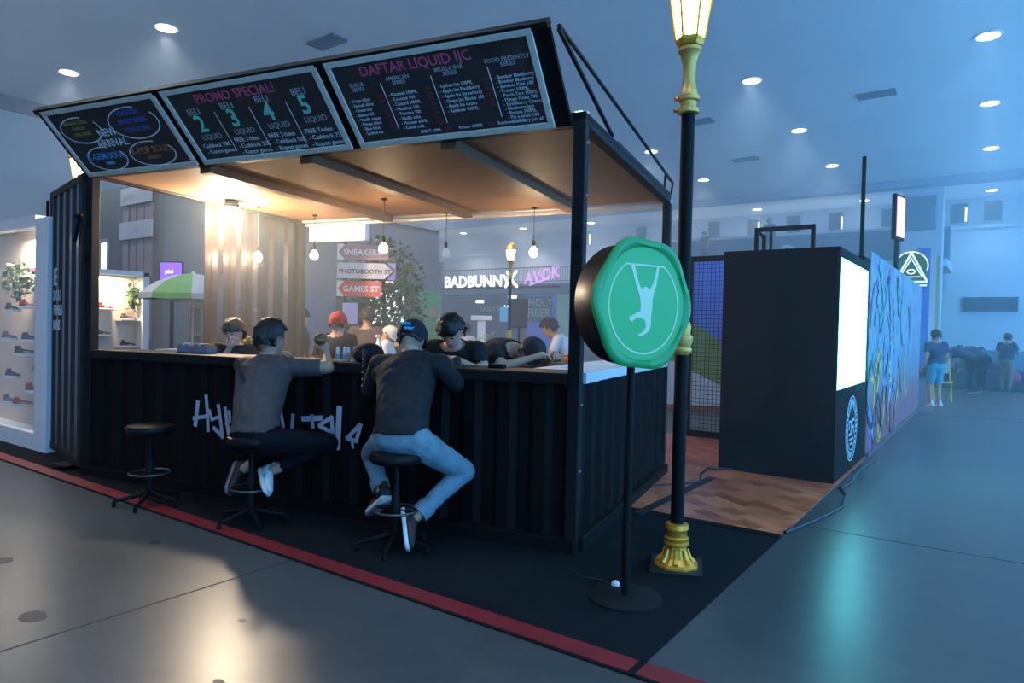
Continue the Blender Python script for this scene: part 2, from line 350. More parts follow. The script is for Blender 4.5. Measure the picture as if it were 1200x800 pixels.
# ------------------------------------------------------------------ floor coverings
c = MB().box(-10.6, -1.25, 2.85, 5.28, 0, .008).build('carpet', CARPET)
tag(c, 'black carpet runner under the container bar', 'carpet')
c = MB().box(-10.6, -.2, 2.725, 2.85, 0, .009).build('carpet_edge_tape', RED); tag(c, 'red tape stripe along the front edge of the black carpet', 'tape')
MB().box(-10.6, -.2, 2.705, 2.725, 0, .007).build('edge', CARPET, c)
MB().box(-1.27, -1.24, 2.70, 2.86, .009, .014).build('seam', CARPET, c)
c = MB().box(-3.9, -1.26, 5.28, 9.55, 0, .010).build('vinyl_floor', M_PARQ); tag(c, 'reddish wood-pattern vinyl flooring beside the black screen box', 'flooring')
MB().box(-3.9, -1.26, 5.20, 5.29, .008, .014).build('edge_strip', BLKM, c)
for i, y in enumerate((15.55, 19.05)):
    c = MB().box(-1.2, 8.9, y, y+.07, 0, .003).build('floor_tape', mat('magenta_tape', (.30, .03, .08), .6)); tag(c, ('thin red tape line across the floor, nearer the mural', 'thin red tape line across the floor, nearer the far people')[i], 'tape')
# ------------------------------------------------------------------ container bar
KW, KD, KH, CT = 5.0, 3.0, 2.95, 1.21
bar = thing('container_bar', 'black corrugated shipping-container bar with tilted fascia and plywood roof', 'bar', KO, KR)
def corr(L, z0, z1, pitch=.27, dep=.036, th=.004):
    pts = []; x = 0.0
    while x < L:
        for fx, fy in ((0, 0), (.33, 0), (.5, dep), (.83, dep)):
            if x+fx*pitch <= L: pts.append((x+fx*pitch, fy))
        x += pitch
    pts.append((L, pts[-1][1]))
    return MB().prism(pts + [(a, q+th) for a, q in reversed(pts)], z0, z1)
def place(o, x, y, z, rz): o.location = (x, y, z); o.rotation_euler = (0, 0, rz); return o
place(corr(KW-.16, .10, 1.13).build('front_panel', BLK, bar), -KW+.08, .012, 0, 0)
place(corr(KD-.16, .10, 1.13).build('side_panel', BLK, bar), -.014, .08, 0, math.pi/2)
place(corr(KD-1.36, .05, 2.86).build('left_wall_panel', mat('brown_steel', (.020, .012, .008), .26, 0, .15, 8, .03), bar), -KW+.04, 1.36, 0, math.pi/2)
place(corr(1.36, .10, 1.13).build('left_low_panel', BLK, bar), -KW+.04, 0.05, 0, math.pi/2)
for x, y in ((-.085, 0), (-KW, 0), (-.085, KD-.085), (-KW, KD-.085)):
    p = MB().box(x, x+.085, y, y+.085, 0, KH-.09).build('post', DPOST, bar, bevel=.006)
    if y == 0: MB().box(x+.02, x+.065, y-.012, y, 2.05, 2.13).tube([(x+.0425, y-.012, 2.09), (x+.0425, y-.028, 2.09)], .013).build('lock_bracket', BLKM, p)
MB().box(-KW, 0, 0, .085, KH-.09, KH).build('roof_beam', DPOST, bar, bevel=.006)
MB().box(-KW, 0, KD-.085, KD, KH-.09, KH).build('roof_beam', mat('lit_beam_steel', (.55, .50, .45), .45), bar, bevel=.006)  # pale colour paints in the light on the back beam
MB().box(-.085, 0, .085, KD-.085, KH-.09, KH).build('roof_beam', DPOST, bar, bevel=.006)
MB().box(-KW, -KW+.085, .085, KD-.085, KH-.09, KH).build('roof_beam', DPOST, bar, bevel=.006)
for x in (-3.60, -2.47, -1.15): MB().box(x, x+.13, .085, KD-.085, KH-.14, KH-.065).build('joist', PLYE, bar, bevel=.005)
xs = [-KW+.085, -3.60, -2.47, -1.15, -.085]
for i in range(4):
    for y0, y1 in ((.085, 1.24), (1.245, 2.2), (2.205, KD-.085)):
        MB().box(xs[i]+.003, xs[i+1]-.003, y0, y1, KH-.065, KH-.045).build('plywood_sheet', PLY, bar)
MB().box(-KW, 0, 0, KD, KH-.045, KH-.02).build('roof_sheet', BLKM, bar)
MB().box(-KW, 0, -.03, .07, 0, .10).box(-.07, .03, .07, KD, 0, .10).box(-KW, -KW+.08, .07, KD, 0, .10).build('base_rail', BLKM, bar, bevel=.008)
MB().box(-KW+.085, -.085, -.02, .40, 1.13, CT).build('counter_top', mat('dark_counter', (.014, .013, .013), .5, 0, .1, 9, spec=.15), bar, bevel=.008)
MB().box(-.50, .015, .40, KD-.09, 1.14, CT).build('side_counter_top', WGLOSS, bar, bevel=.006)
MB().box(-.085, .02, .085, .40, 1.14, CT+.002).build('counter_corner', WGLOSS, bar)
MB().box(-KW+.085, -.5, .40, .42, .0, 1.13).build('counter_lining', BLKM, bar)
# cream strip paints the lit line along the back roof edge and roof rail
MB().box(-KW, -.05, KD-.02, KD+.02, KH-.13, KH-.10).build('lit_edge_line', mat('lit_edge_cream', (.75, .66, .55), .5), bar)
# bolts and lock rods on the right front post
b = MB()
for z in (.55, 1.0, 1.7, 2.4, 2.75): b.lathe([(.011, 0), (.011, .008), (.006, .012)], n=8, M=Matrix.Translation((0, .042, z)) @ Matrix.Rotation(math.pi/2, 4, 'Y'))
b.build('bolt', mat('worn_steel', (.3, .3, .3), .4, .8), bar)
# roof rail behind
for x in (-.03,):
    MB().box(x-.02, x+.02, .85, 3.0, KH, KH+.02).build('side_rail', DPOST, bar)
MB().tube([(-.03, -.46, 3.30), (-.03, .75, 2.985)], .016).build('brace_rod', DPOST, bar)
MB().tube([(-.03, -.46, 3.32), (-.03, 3.15, 3.12)], .014).build('brace_rod', DPOST, bar)
MB().tube([(-.03, 3.15, 3.12), (-.03, 2.75, 3.12), (-.03, 2.72, 2.96)], .012).build('rail_stay', DPOST, bar)
MB().tube([(-.03, 3.15, 3.12), (-.03, 3.05, 2.96)], .012).build('rail_stay', DPOST, bar)
# swung-open left door leaf
dv = Vector((-6.5+5.0, .61, 0))*.93; DL = dv.length; DA = math.atan2(dv.y, dv.x)
d = corr(DL, .12, 2.84, .30, .04).build('door_leaf', mat('door_steel', (.045, .04, .048), .30, .2, .12, 10, .03), bar); place(d, -5.0, 0.02, 0, DA)
MB().box(0, DL, -.02, .05, 2.82, 2.90).box(0, DL, -.02, .05, .06, .14).box(DL-.06, DL, -.02, .05, .06, 2.9).box(0, .05, -.02, .05, .06, 2.9).build('door_frame', DPOST, d, bevel=.005)
MB().tube([(DL-.03, .075, .1), (DL-.03, .075, 2.8)], .016).build('lock_rod', BLKM, d)
MB().box(DL-.06, DL+.0, .05, .10, 1.05, 1.12).box(DL-.05, DL, .05, .11, 1.5, 1.6).build('latch', BLKM, d)
TX = Matrix(((-1,0,0,0),(0,0,1,0),(0,1,0,0),(0,0,0,1)))     # text lies on the leaf's camera side
b = MB(); T = lambda x, z: Matrix.Translation((x, .052, z)) @ TX
b.text('IE', .26, T(1.26, 1.86), bold=.004).text('DOLI', .15, T(1.26, 1.70), bold=.003).text('FRNEA', .15, T(1.26, 1.54), shear=.1, bold=.003).text('IONS', .15, T(1.26, 1.38), bold=.003)
b.build('lettering', mat('pale_vinyl', (.5, .62, .62), .5), d)
MB().tube([(-5.05, -.02, 2.46), (-5.0, -.10, 2.47), (-4.9, -.10, 2.48)], .018).tube([(-5.05, -.03, 2.46), (-5.16, .0, 2.25)], .016).build('door_hook', BLKM, bar)
MB().box(-5.5, -5.25, .0, .30, .04, .055).build('flap', DPOST, bar)
# painted lettering on the front panel
GL = [[([(-3.495,.798),(-3.522,.594)],.042), ([(-3.397,.857),(-3.381,.739),(-3.368,.555)],.034), ([(-3.544,.653),(-3.39,.679)],.034)],
 [([(-3.355,.735),(-3.325,.655),(-3.240,.690)],.028), ([(-3.252,.785),(-3.219,.625),(-3.197,.517)],.034), ([(-3.300,.585),(-3.250,.555),(-3.197,.517)],.036)],
 [([(-3.173,.768),(-3.129,.552)],.034), ([(-3.172,.724),(-3.123,.742),(-3.112,.656),(-3.16,.63)],.026)],
 [([(-2.43,.76),(-2.44,.60)],.035)], [([(-2.33,.736),(-2.142,.757)],.042), ([(-2.236,.77),(-2.225,.675)],.03)],
 [([(-2.166,.694),(-2.041,.771),(-2.03,.651),(-2.149,.688)],.032), ([(-2.046,.609),(-2.079,.572)],.026)], [([(-1.968,.85),(-1.978,.534)],.05)],
 [([(-1.771,.732),(-1.889,.616),(-1.8,.604),(-1.763,.732)],.032), ([(-1.84,.6),(-1.831,.548)],.022)],
 [([(-3.02,.70),(-2.93,.72),(-2.99,.78),(-3.03,.66),(-2.94,.62)],.03)], [([(-2.75,.76),(-2.83,.69),(-2.80,.62),(-2.72,.62)],.03)], [([(-2.62,.64),(-2.56,.78),(-2.52,.62)],.03)]]
for gl in GL:
    b = MB()
    for p, w_ in gl: b.stroke(p, w_, .003, 0, Matrix.Translation((0, .0085, 0)) @ Matrix.Rotation(math.pi/2, 4, 'X'))
    b.build('painted_letter', mat('lilac_white_paint', (.46, .44, .50), .55), bar)
# ------------------------------------------------------------------ fascia boards
b0, t0 = Vector((0, -.05, 2.85)), Vector((0, -.51, 3.32)); FH = (t0-b0).length
FA = math.atan2(t0.z-b0.z, -(t0.y-b0.y))
fy = (t0-b0).normalized(); fn = Vector((1,0,0)).cross(fy).normalized()       # fn faces outward and down
FM = Matrix((Vector((1,0,0)), fy, fn)).transposed().to_4x4(); FM.translation = b0
MB().box(-4.93, -.08, -.01, FH+.012, -.035, -.004, 0, FM).build('fascia_panel', BLKM, bar)
MB().box(-4.93, -.08, FH-.02, FH+.02, -.05, .02, 0, FM).build('fascia_rail', DPOST, bar)
WM = KM @ FM
def board(label, x0, x1, draw):
    t = thing('menu_board', label, 'menu board', (0,0,0), 0, 'chalk menu boards on the fascia')
    t.matrix_world = WM @ Matrix.Translation((x0, 0, 0)); w = x1-x0; h = FH; q = .042
    MB().box(q-.005, w-q+.005, q-.005, h-q+.005, 0, .010).build('chalkboard', CHALK, t)
    for bx in ((0, w, 0, q), (0, w, h-q, h), (0, q, q, h-q), (w-q, w, q, h-q)):
        MB().box(bx[0], bx[1], bx[2], bx[3], 0, .022).build('frame_strip', FRAME, t, bevel=.003)
    draw(t, w, h)
TT = lambda x, y: Matrix.Translation((x, y, .0112))
def oval(b, cx, cy, rx, ry, mi=0, a0=70, a1=390):
    pts = [(cx+rx*math.cos(math.radians(a)), cy+ry*math.sin(math.radians(a))) for a in range(a0, a1+1, 10)]
    b.stroke(pts, .011, .0015, mi, Matrix.Translation((0,0,.0102)))
def d1(t, w, h):
    for txts, m_ in (((('NEW', .10, .62, .36), ('ARRIVAL', .10, .60, .265)), C_W),
            ((('BANANA SOUL', .045, .32, .50), ('TROPICAL', .035, .32, .45), ('CHILL SERIES', .04, .32, .395)), C_Y),
            ((('ENGLISH', .065, 1.00, .515), ('SWEET SERIES', .055, 1.00, .445), ('COLLECTIVE', .055, 1.00, .37)), C_B),
            ((('K-GEM SOUL', .085, .40, .155), ('SERIES', .04, .40, .10)), C_S), ((('K-POP SOUL', .085, .98, .165), ('COLLECT', .04, .98, .11)), C_O)):
        for s_, z_, x_, y_ in txts: MB().text(s_, z_, TT(x_, y_), 0, 'CENTER', bold=.001).build('lettering', m_, t)
    for ov in ((.33, .44, .25, .12), (1.00, .44, .29, .14), (.40, .155, .245, .115), (.98, .155, .27, .115)):
        b = MB(); oval(b, *ov); b.build('chalk_oval', C_W, t)
def d2(t, w, h):
    MB().text('PROMO SPECIAL!', .105, TT(w*.46, .515), 0, 'CENTER', bold=.001).build('lettering', C_P, t)
    g = MB(); wt = MB()
    for i in range(4):
        x = .10 + i*.36
        g.text('BELI', .075, TT(x+.05, .43+.012*i)); MB().text('2345'[i], .20, TT(x+.07, .285+.012*i), bold=.004).build('numeral', C_T, t); g.text('LIQUID', .065, TT(x+.05, .215+.012*i))
        l = ['Cashback 10K', '- Kupon games'] if i == 0 else ['FREE Triden', '- Cashback %dK' % (25*i), '- Kupon games']
        for j, s_ in enumerate(l): wt.text(s_, .052, TT(x+(0 if j == 0 else .01), .165-.055*j+(0 if i else -.02)))
        if i: wt.stroke([(x-.035, .43), (x-.035, .09)], .006, .0015, 0, Matrix.Translation((0,0,.0102)))
    [tag(o_, kind='stuff') for o_ in (g.build('lettering', C_G, t), wt.build('lettering', C_W, t))]
def d3(t, w, h):
    MB().text('DAFTAR LIQUID IJC', .098, TT(w*.44, .525), 0, 'CENTER', bold=.001).build('lettering', C_P, t)
    wt, g, r = MB(), MB(), MB()
    for x, hd, hy, wd_, ln in ((.09, 'FUGUE\nSERIES', .46, .26, ['Grape 60ml', 'Strawb 60ml', 'Green tea', 'Banana 60', 'Vanilla cream', 'Mango 60ml', 'Blue 60ml', 'Lychee ice']),
            (.43, 'AMERICAN\nSERIES', .47, .31, ['Caramel 100ML', 'Coconut 100', 'Custard 100ML', 'Hazelnut 100', 'Tiramisu 100', 'Vanilla cake', 'Monster 60ML', 'Cereal milk']),
            (.83, 'BRULLA BAR\nSERIES', .48, .34, ['Lychee Ice 100ML', 'Apple Ice Blackberry', 'Apple Ice Strawberry', 'Grape Ice Blackb 100', 'Apple Ice Guava', 'Rainbow 100ML']),
            (1.25, 'FOOD PRESENTLY\nSERIES', .485, .265, ['Bomber Blackberry', 'Bomber Blueberry', 'Bomber Kiwi 100', 'Frozen 100ML', 'Peach Tart 100ML', 'Mango Fruits 100', 'Strawberry Cheese', 'Blueberry jam', 'Banana 100ML', 'Pie a smith 100', 'Blueberry jam 60'])):
        g.text(hd, .038, TT(x+.10, hy), 0, 'CENTER', line=.85)
        st = .031 if len(ln) > 8 else .036
        for j, s_ in enumerate(ln):
            wt.text('- '+s_, .033, TT(x-.02+.002*j, hy-.11-st*j)); r.text('150', .03, TT(x+wd_-.03, hy-.10-st*j))
        if x > .2: wt.stroke([(x-.045, .46), (x-.045, .12)], .006, .0015, 0, Matrix.Translation((0,0,.0102)))
    wt.text('LIGHT 60ML', .032, TT(.55, .065)).text('Frozen 100ML', .032, TT(.86, .065)).text('Rainbow 100ML', .032, TT(1.16, .065))
    r.text('150K', .03, TT(.74, .065)).text('150K', .03, TT(1.08, .065)).text('150K', .03, TT(1.40, .065))
    [tag(o_, kind='stuff') for o_ in (wt.build('lettering', C_W, t), g.build('lettering', C_G, t), r.build('price_lettering', C_R, t))]
board('framed chalkboard reading NEW ARRIVAL with four chalk ovals', -4.86, -3.45, d1)
board('framed chalkboard reading PROMO SPECIAL with numerals 2 3 4 5', -3.37, -1.83, d2)
board('framed chalkboard reading DAFTAR LIQUID with four item columns', -1.75, -.19, d3)
# ------------------------------------------------------------------ lights of the bar
WARM = (1.0, .70, .40)
def pendant(x, y, z, lit, label):
    t = thing('pendant_bulb', label, 'pendant light', K(x, y, KH-.07), KR, 'bare bulbs hanging under the plywood roof'); dz = z-(KH-.07)
    MB().lathe([(.03, 0), (.03, -.012), (.008, -.02)], n=12).build('ceiling_cup', BLKM, t)
    MB().tube([(0, 0, -.01), (0, 0, dz+.10)], .004, 6).build('cord', CORD, t)
    MB().lathe([(.010, dz+.115), (.019, dz+.105), (.019, dz+.055), (.014, dz+.045)], n=12).build('socket', BLKM, t)
    MB().lathe([(.014, dz+.05), (.022, dz+.035), (.042, dz+.008), (.050, dz-.022), (.042, dz-.052), (.022, dz-.070), (.003, dz-.075)], n=16).build('bulb', E_WARM if lit else GLASS, t, True)
    if lit: light('bulb_lamp', 'POINT', (0, 0, dz-.02), P_BULB, WARM, t, .06)
pendant(-4.645, 1.85, 2.30, True, 'lit bare bulb in front of the corrugated inner wall')
pendant(-4.39, 2.54, 2.39, True, 'lit bare bulb under the white light box')
pendant(-2.90, 1.90, 2.36, True, 'lit bare bulb beside the sneakers street sign')
pendant(-2.66, 2.85, 2.41, False, 'unlit clear bulb hanging at the middle of the bar')
pendant(-1.52, 2.85, 2.39, True, 'lit bare bulb nearest the green round sign')
t = thing('flood_light', 'glaring round flood lamp under the roof by the corrugated wall', 'flood light', K(-4.66, 1.46, 2.83), KR)
MB().lathe([(.02, .055), (.06, .05), (.085, .0), (.09, -.03)], n=20).build('housing', BLKM, t)
MB().lathe([(.082, -.012), (.082, -.03), (.03, -.05), (.003, -.052)], n=20).build('lens', mat('flood_glow', (1, .9, .7), .4, emit=(1, .86, .62), es=90), t)
light('flood_lamp', 'POINT', (0.0, -.03, -.12), P_FLOOD, (1, .80, .55), t, .07)
t = thing('light_box', 'white backlit box sign under the rear roof edge', 'light box', K(-4.62, 3.38, 2.66), KR)
MB().box(-.55, .42, -.04, .06, 0, .26).build('casing', WHITE, t, bevel=.006)
MB().box(-.53, .40, -.046, -.041, .02, .24).build('face', E_BOX, t)
MB().tube([(-.4, 0, .26), (-.4, 0, .4)], .008).tube([(.3, 0, .26), (.3, 0, .4)], .008).build('hanger', BLKM, t)
# ------------------------------------------------------------------ street lamps
def street_lamp(x, y, label, s=1.0, powr=None):
    t = thing('street_lamp', label, 'street lamp', (x, y, 0), .35, 'gold and black street lamps')
    MB().box(-.16, .16, -.17, .17, .009, .022).build('base_plate', mat('dark_plate', (.022, .021, .02), .5, spec=.2), t, bevel=.003)
    MB().lathe([(.145, .022), (.145, .034), (.120, .045), (.085, .075), (.068, .12), (.064, .150)], n=8, ph=.39).build('base_flare', GOLD, t)
    for k in range(8):
        a = 2*math.pi*k/8
        MB().tube([(.11*math.cos(a), .11*math.sin(a), .05), (.084*math.cos(a), .084*math.sin(a), .08), (.070*math.cos(a), .070*math.sin(a), .13)], [.018, .012, .008], 6).build('leaf_ornament', GOLD, t)
    MB().lathe([(.066, .145), (.078, .155), (.078, .168), (.066, .176), (.076, .186), (.076, .198), (.064, .206), (.064, .245), (.074, .255), (.070, .285), (.04, .29)], n=28).build('base_collar', GOLD, t, True)
    MB().lathe([(.042, .20), (.042, 2.93)], n=24).build('pole', BLKM, t, True)
    MB().lathe([(.044, 1.36), (.062, 1.38), (.062, 1.40), (.052, 1.41), (.068, 1.45), (.068, 1.48), (.050, 1.49), (.056, 1.54), (.044, 1.57)], n=24).build('pole_ring', GOLDD, t, True)
    MB().lathe([(.044, 2.875), (.066, 2.88), (.066, 2.905), (.050, 2.915), (.050, 2.95), (.068, 2.96), (.068, 2.985), (.055, 2.995), (.042, 3.06), (.037, 3.12), (.042, 3.19), (.060, 3.255), (.072, 3.265), (.072, 3.285), (.03, 3.29)], n=28).build('neck', GOLDD, t, True)
    MB().ell((-.075, -.02, 2.90), [(.018,0,0),(0,.018,0),(0,0,.018)]).ell((-.075, -.02, 2.97), [(.018,0,0),(0,.018,0),(0,0,.018)]).build('knob', mat('copper_knob', (.7, .3, .1), .35, .6), t, True)
    R = lambda r, z, n=6: [(r*math.cos(2*math.pi*k/n), r*math.sin(2*math.pi*k/n), z) for k in range(n)]
    MB().loft([R(.03, 3.285), R(.075, 3.30), R(.088, 3.325), R(.088, 3.345)]).build('lantern_seat', GOLD, t)
    for k in range(6):
        a = 2*math.pi*k/6; a2 = 2*math.pi*(k+1)/6
        MB().tube([(.084*math.cos(a), .084*math.sin(a), 3.34), (.128*math.cos(a), .128*math.sin(a), 3.62)], .009, 6).build('lantern_rib', GOLD, t)
        p = [(.080*math.cos(q), .080*math.sin(q), 3.345) for q in (a, a2)] + [(.122*math.cos(q), .122*math.sin(q), 3.615) for q in (a2, a)]
        MB().add([tuple(v) for v in p] + [(v[0]*.96, v[1]*.96, v[2]) for v in p], [(0,1,2,3),(7,6,5,4),(0,4,5,1),(1,5,6,2),(2,6,7,3),(3,7,4,0)]).build('lantern_pane', E_LAN, t)
    MB().loft([R(.138, 3.615), R(.150, 3.635), R(.145, 3.65), R(.07, 3.76), R(.03, 3.79)]).build('lantern_roof', GOLD, t)
    MB().lathe([(.012, 3.785), (.026, 3.81), (.012, 3.84), (.004, 3.90)], n=12).build('finial', GOLD, t, True)
    t.scale = (s, s, s); return t
street_lamp(-1.62, 4.14, 'black street lamp with gold base standing beside the green round sign')
street_lamp(-10.35, 4.20, 'street lamp whose gold neck shows behind the NEW ARRIVAL board', 1.02)
street_lamp(-9.4, 13.1, 'distant street lamp seen between the bar posts behind the loudspeaker', .93, 10)
# ------------------------------------------------------------------ round green sign on stand
t = thing('round_sign', 'green lobed round sign with hanging ape silhouette on black stand', 'sign', (-1.65, 3.47, 0), math.radians(-20))
MB().lathe([(.205, .008), (.205, .018), (.19, .024), (.03, .03)], n=40).build('stand_base', mat('stand_base_black', (.010, .010, .010), .6, spec=.15), t, True)
MB().lathe([(.022, .02), (.022, 1.35)], n=16).build('stand_pole', BLKM, t)
SM = Matrix.Translation((.02, 0, 1.652)) @ Matrix(((0,0,1,0),(1,0,0,0),(0,1,0,0),(0,0,0,1)))     # local x->y, y->z, z->x
lob = lambda r, amp, z, n=96: [(r*(1+amp*math.cos(6*(2*math.pi*k/n)+.5))*math.cos(2*math.pi*k/n), r*(1+amp*math.cos(6*(2*math.pi*k/n)+.5))*math.sin(2*math.pi*k/n), z) for k in range(n)]
circ = lambda r, z, n=96: lob(r, 0, z, n)
MB().loft([circ(.325, -.13), circ(.335, -.12), circ(.335, .055)], 0, SM).build('drum', mat('drum_black', (.012, .011, .010), .38), t, True)
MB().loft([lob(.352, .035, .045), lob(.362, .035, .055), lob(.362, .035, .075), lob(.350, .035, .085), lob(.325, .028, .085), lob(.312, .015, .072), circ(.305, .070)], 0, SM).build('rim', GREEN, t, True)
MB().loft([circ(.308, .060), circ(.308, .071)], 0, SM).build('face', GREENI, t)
b = MB(); Z = Matrix.Translation((0, 0, .0712)); r_ = .262
b.stroke([(r_*math.cos(math.radians(a)), -.01+1.0*r_*math.sin(math.radians(a))) for a in range(123, 420, 6)], .009, .002, 0, SM @ Z)
b.stroke([(r_*math.cos(math.radians(123)), -.01+r_*math.sin(math.radians(123))), (r_*math.cos(math.radians(57)), -.01+r_*math.sin(math.radians(57)))], .009, .002, 0, SM @ Z)
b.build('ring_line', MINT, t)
# silhouette traced in the sign's own plane: metres from its centre
sil = [(205,128),(196,140),(222,230),(235,275),(262,345),(270,400),(268,445),(235,462),(205,480),(190,490),(192,508),(212,518),(228,505),(240,490),(268,490),(300,505),(312,545),(295,580),(275,595),(258,600),(262,615),(285,612),(310,595),(335,575),(345,540),(345,480),(352,420),(352,360),(362,320),(375,270),(385,210),(395,140),(380,135),(370,190),(352,255),(335,290),(320,300),(318,285),(302,277),(288,285),(282,298),(262,280),(240,215),(222,140)]
sc = .001115
poly = [((x-297)*sc*.969, (407-y)*sc*.717-.01) for x, y in sil]
b = MB(); b.prism(poly, 0, .002, 0, SM @ Z); b.build('ape_silhouette', MINT, t)
t = thing('cable_adapter', 'small round white plug adapter on carpet by the sign stand', 'adapter', (-1.755, 3.56, .008))
MB().ell((0, 0, .024), [(.026,0,0),(0,.022,0),(0,0,.024)]).build('plug', WHITE, t, True)
MB().tube([(-.02, 0, .012), (-.12, .06, .006), (-.25, .02, .006), (-.36, .12, .006)], .005, 6).build('cable', CORD, t)
# ------------------------------------------------------------------ black screen box, mural
t = thing('screen_box', 'tall matt black box with glowing cyan screen on its side', 'display box', (-1.29, 7.45, 0), 0)
MB().box(-1.17, -.02, 0, .02, .01, 2.40).build('front_board', BLKBOX, t, bevel=.004)
MB().box(-1.17, -.02, .02, 1.95, 2.37, 2.40).build('top_board', BLKBOX, t)
MB().box(-1.17, -1.15, .02, 1.95, .01, 2.37).build('back_board', BLKBOX, t)
MB().box(-.02, 0, 0, 1.95, .01, .95).box(-.02, 0, 0, 1.95, 2.30, 2.40).box(-.02, 0, 0, .05, .95, 2.30).box(-.02, 0, 1.90, 1.95, .95, 2.30).build('side_board', BLKBOX, t)
MB().box(-1.15, -.02, 1.93, 1.95, .01, 2.37).build('rear_board', BLKBOX, t)
MB().box(-.018, -.008, .05, 1.90, .95, 2.30).build('screen', M_LED, t)
MB().box(-.8, .0, 1.55, 2.0, 2.40, 2.47).build('cloth_fold', BLKBOX, t, bevel=.03)
LG = Matrix.Translation((.001, .98, .47)) @ Matrix(((0,0,1,0),(1,0,0,0),(0,1,0,0),(0,0,0,1)))
b = MB(); cp = lambda r, n=40: [(r*math.cos(2*math.pi*k/n), r*math.sin(2*math.pi*k/n)) for k in range(n+1)]
b.stroke(cp(.36), .014, .002, 0, LG).stroke(cp(.24), .010, .002, 0, LG)
for k in range(30):
    a = 2*math.pi*k/30; b.stroke([(.275*math.cos(a), .275*math.sin(a)), (.325*math.cos(a), .325*math.sin(a))], .022 if k % 3 else .04, .002, 0, LG)
b.stroke([(-.15, .0), (-.15, .08), (-.03, .08), (-.03, -.06), (-.15, -.06)], .03, .002, 0, LG).stroke([(.03, -.06), (.03, .09), (.15, .09)], .03, .002, 0, LG).stroke([(.03, .01), (.14, .01), (.14, -.06)], .03, .002, 0, LG).stroke([(0, .14), (0, .20)], .03, .002, 0, LG).stroke([(-.12, -.12), (.12, -.12)], .02, .002, 0, LG).stroke([(-.07, -.17), (.07, -.17)], .02, .002, 0, LG)
b.build('seal_print', E_LOGO, t)
t = thing('mural_wall', 'long partition painted with dripping cyan and mauve graffiti', 'mural', (-1.28, 9.43, 0))
for i in range(6):
    y0 = i*1.175
    p = MB().box(-.06, 0, y0+.004, y0+1.171, 0.01, 2.56).build('panel', M_MURAL, t)
random.seed(11)
for i, (y, z, mm) in enumerate(((.35, .55, 'y'), (.62, .35, 'k'), (.2, .2, 'b'), (.9, .7, 'k'), (1.25, .5, 'y'), (1.6, .8, 'k'), (2.1, .6, 'y'), (2.6, 1.0, 'b'), (3.3, .7, 'k'), (4.2, .9, 'y'), (.55, 1.5, 'c'), (1.3, 1.9, 'c'), (2.2, 1.7, 'p'), (3.4, 1.8, 'c'), (4.6, 1.6, 'p'), (.1, .75, 'k'), (.4, .25, 'r'), (.75, .9, 'y'), (1.1, .3, 'k'), (1.45, 1.1, 'b'), (1.8, .35, 'r'), (2.4, .4, 'k'), (2.9, .6, 'y'), (.3, 1.8, 'p'), (.9, 2.0, 'c'), (1.8, 2.05, 'p'), (2.8, 2.0, 'c'))):
    cm = {'y': mat('paint_yellow', (.95, .55, .04), .5), 'k': mat('paint_black', (.012, .014, .03), .5), 'b': mat('paint_blue', (.05, .35, .9), .5), 'c': mat('paint_cyan', (.06, .32, .34), .5), 'r': mat('paint_red', (.45, .05, .08), .5), 'p': mat('paint_lilac', (.28, .18, .34), .5)}[mm]
    pts = [(y + .22*math.sin(k*.8+i) + .03*k, z + .42*math.cos(k*.55+i*2.1)) for k in range(8)]
    MB().stroke(pts, .085, .002, 0, Matrix(((0,0,1,.0005+.0003*i),(1,0,0,0),(0,1,0,0),(0,0,0,1)))).build('paint_stroke', cm, t)
b = MB(); MM = Matrix(((0,0,1,.011),(1,0,0,0),(0,1,0,0),(0,0,0,1)))
for k in range(9):
    y = 2.05+.11*math.sin(k*1.7); b.stroke([(y, .55+k*.14), (y+.16, .62+k*.14), (y+.04, .72+k*.14)], .03, .002, 0, MM)
b.stroke([(1.98, .40), (2.22, 1.1), (1.98, 1.9)], .03, .002, 0, MM).stroke([(2.3, .5), (2.36, 1.2), (2.2, 1.85)], .03, .002, 0, MM)
b.build('tag_lettering', E_LOGO, t)
MB().box(-.02, .04, 0, 7.05, 0.003, .05).build('foot_rail', mat('mural_foot', (.12, .09, .09), .7), t)
t = thing('neon_sign', 'slim upright pink neon sign on dark pole above the mural', 'sign', (-1.50, 14.0, 0))
MB().box(-.035, .035, -.035, .035, .0, 4.0).build('pole', BLKM, t)
h_ = MB().box(-.03, .05, -.22, .22, 3.25, 4.06).build('casing', BLKM, t, bevel=.02); h_.rotation_euler.z = -.22
MB().box(.051, .058, -.19, .19, 3.30, 4.01).build('pink_face', E_PINK, h_)
MB().text('NEON', .18, Matrix.Translation((.060, .05, 3.38)) @ Matrix(((0,0,1,0),(0,-1,0,0),(1,0,0,0),(0,0,0,1)))).build('lettering', E_SIGN, h_)
t = thing('pyramid_eye_sign', 'round white outline pyramid and eye emblem above the mural end', 'sign', (-1.47, 16.3, 2.56))
MB().prism([(.30*math.cos(a*.2618-.5), .42+.30*math.sin(a*.2618-.5)) for a in range(16)] + [(-.29, .04), (.29, .04)], 0, .04, 0, Matrix(((1,0,0,0),(0,0,1,0),(0,1,0,0),(0,0,0,1)))).build('plate', mat('olive_plate', (.10, .24, .12), .5), t)
b = MB(); PM = Matrix(((1,0,0,0),(0,0,-1,-.002),(0,1,0,0),(0,0,0,1)))
b.stroke([(-.29, .10), (0, .70), (.29, .10)], .035, .003, 0, PM).stroke([(-.20, .20), (0, .58), (.20, .20)], .02, .003, 0, PM).stroke([(-.16, .20), (.16, .20)], .02, .003, 0, PM).stroke([(-.28, .10), (.28, .10)], .03, .003, 0, PM).stroke([(-.28, .02), (.28, .02)], .03, .003, 0, PM)
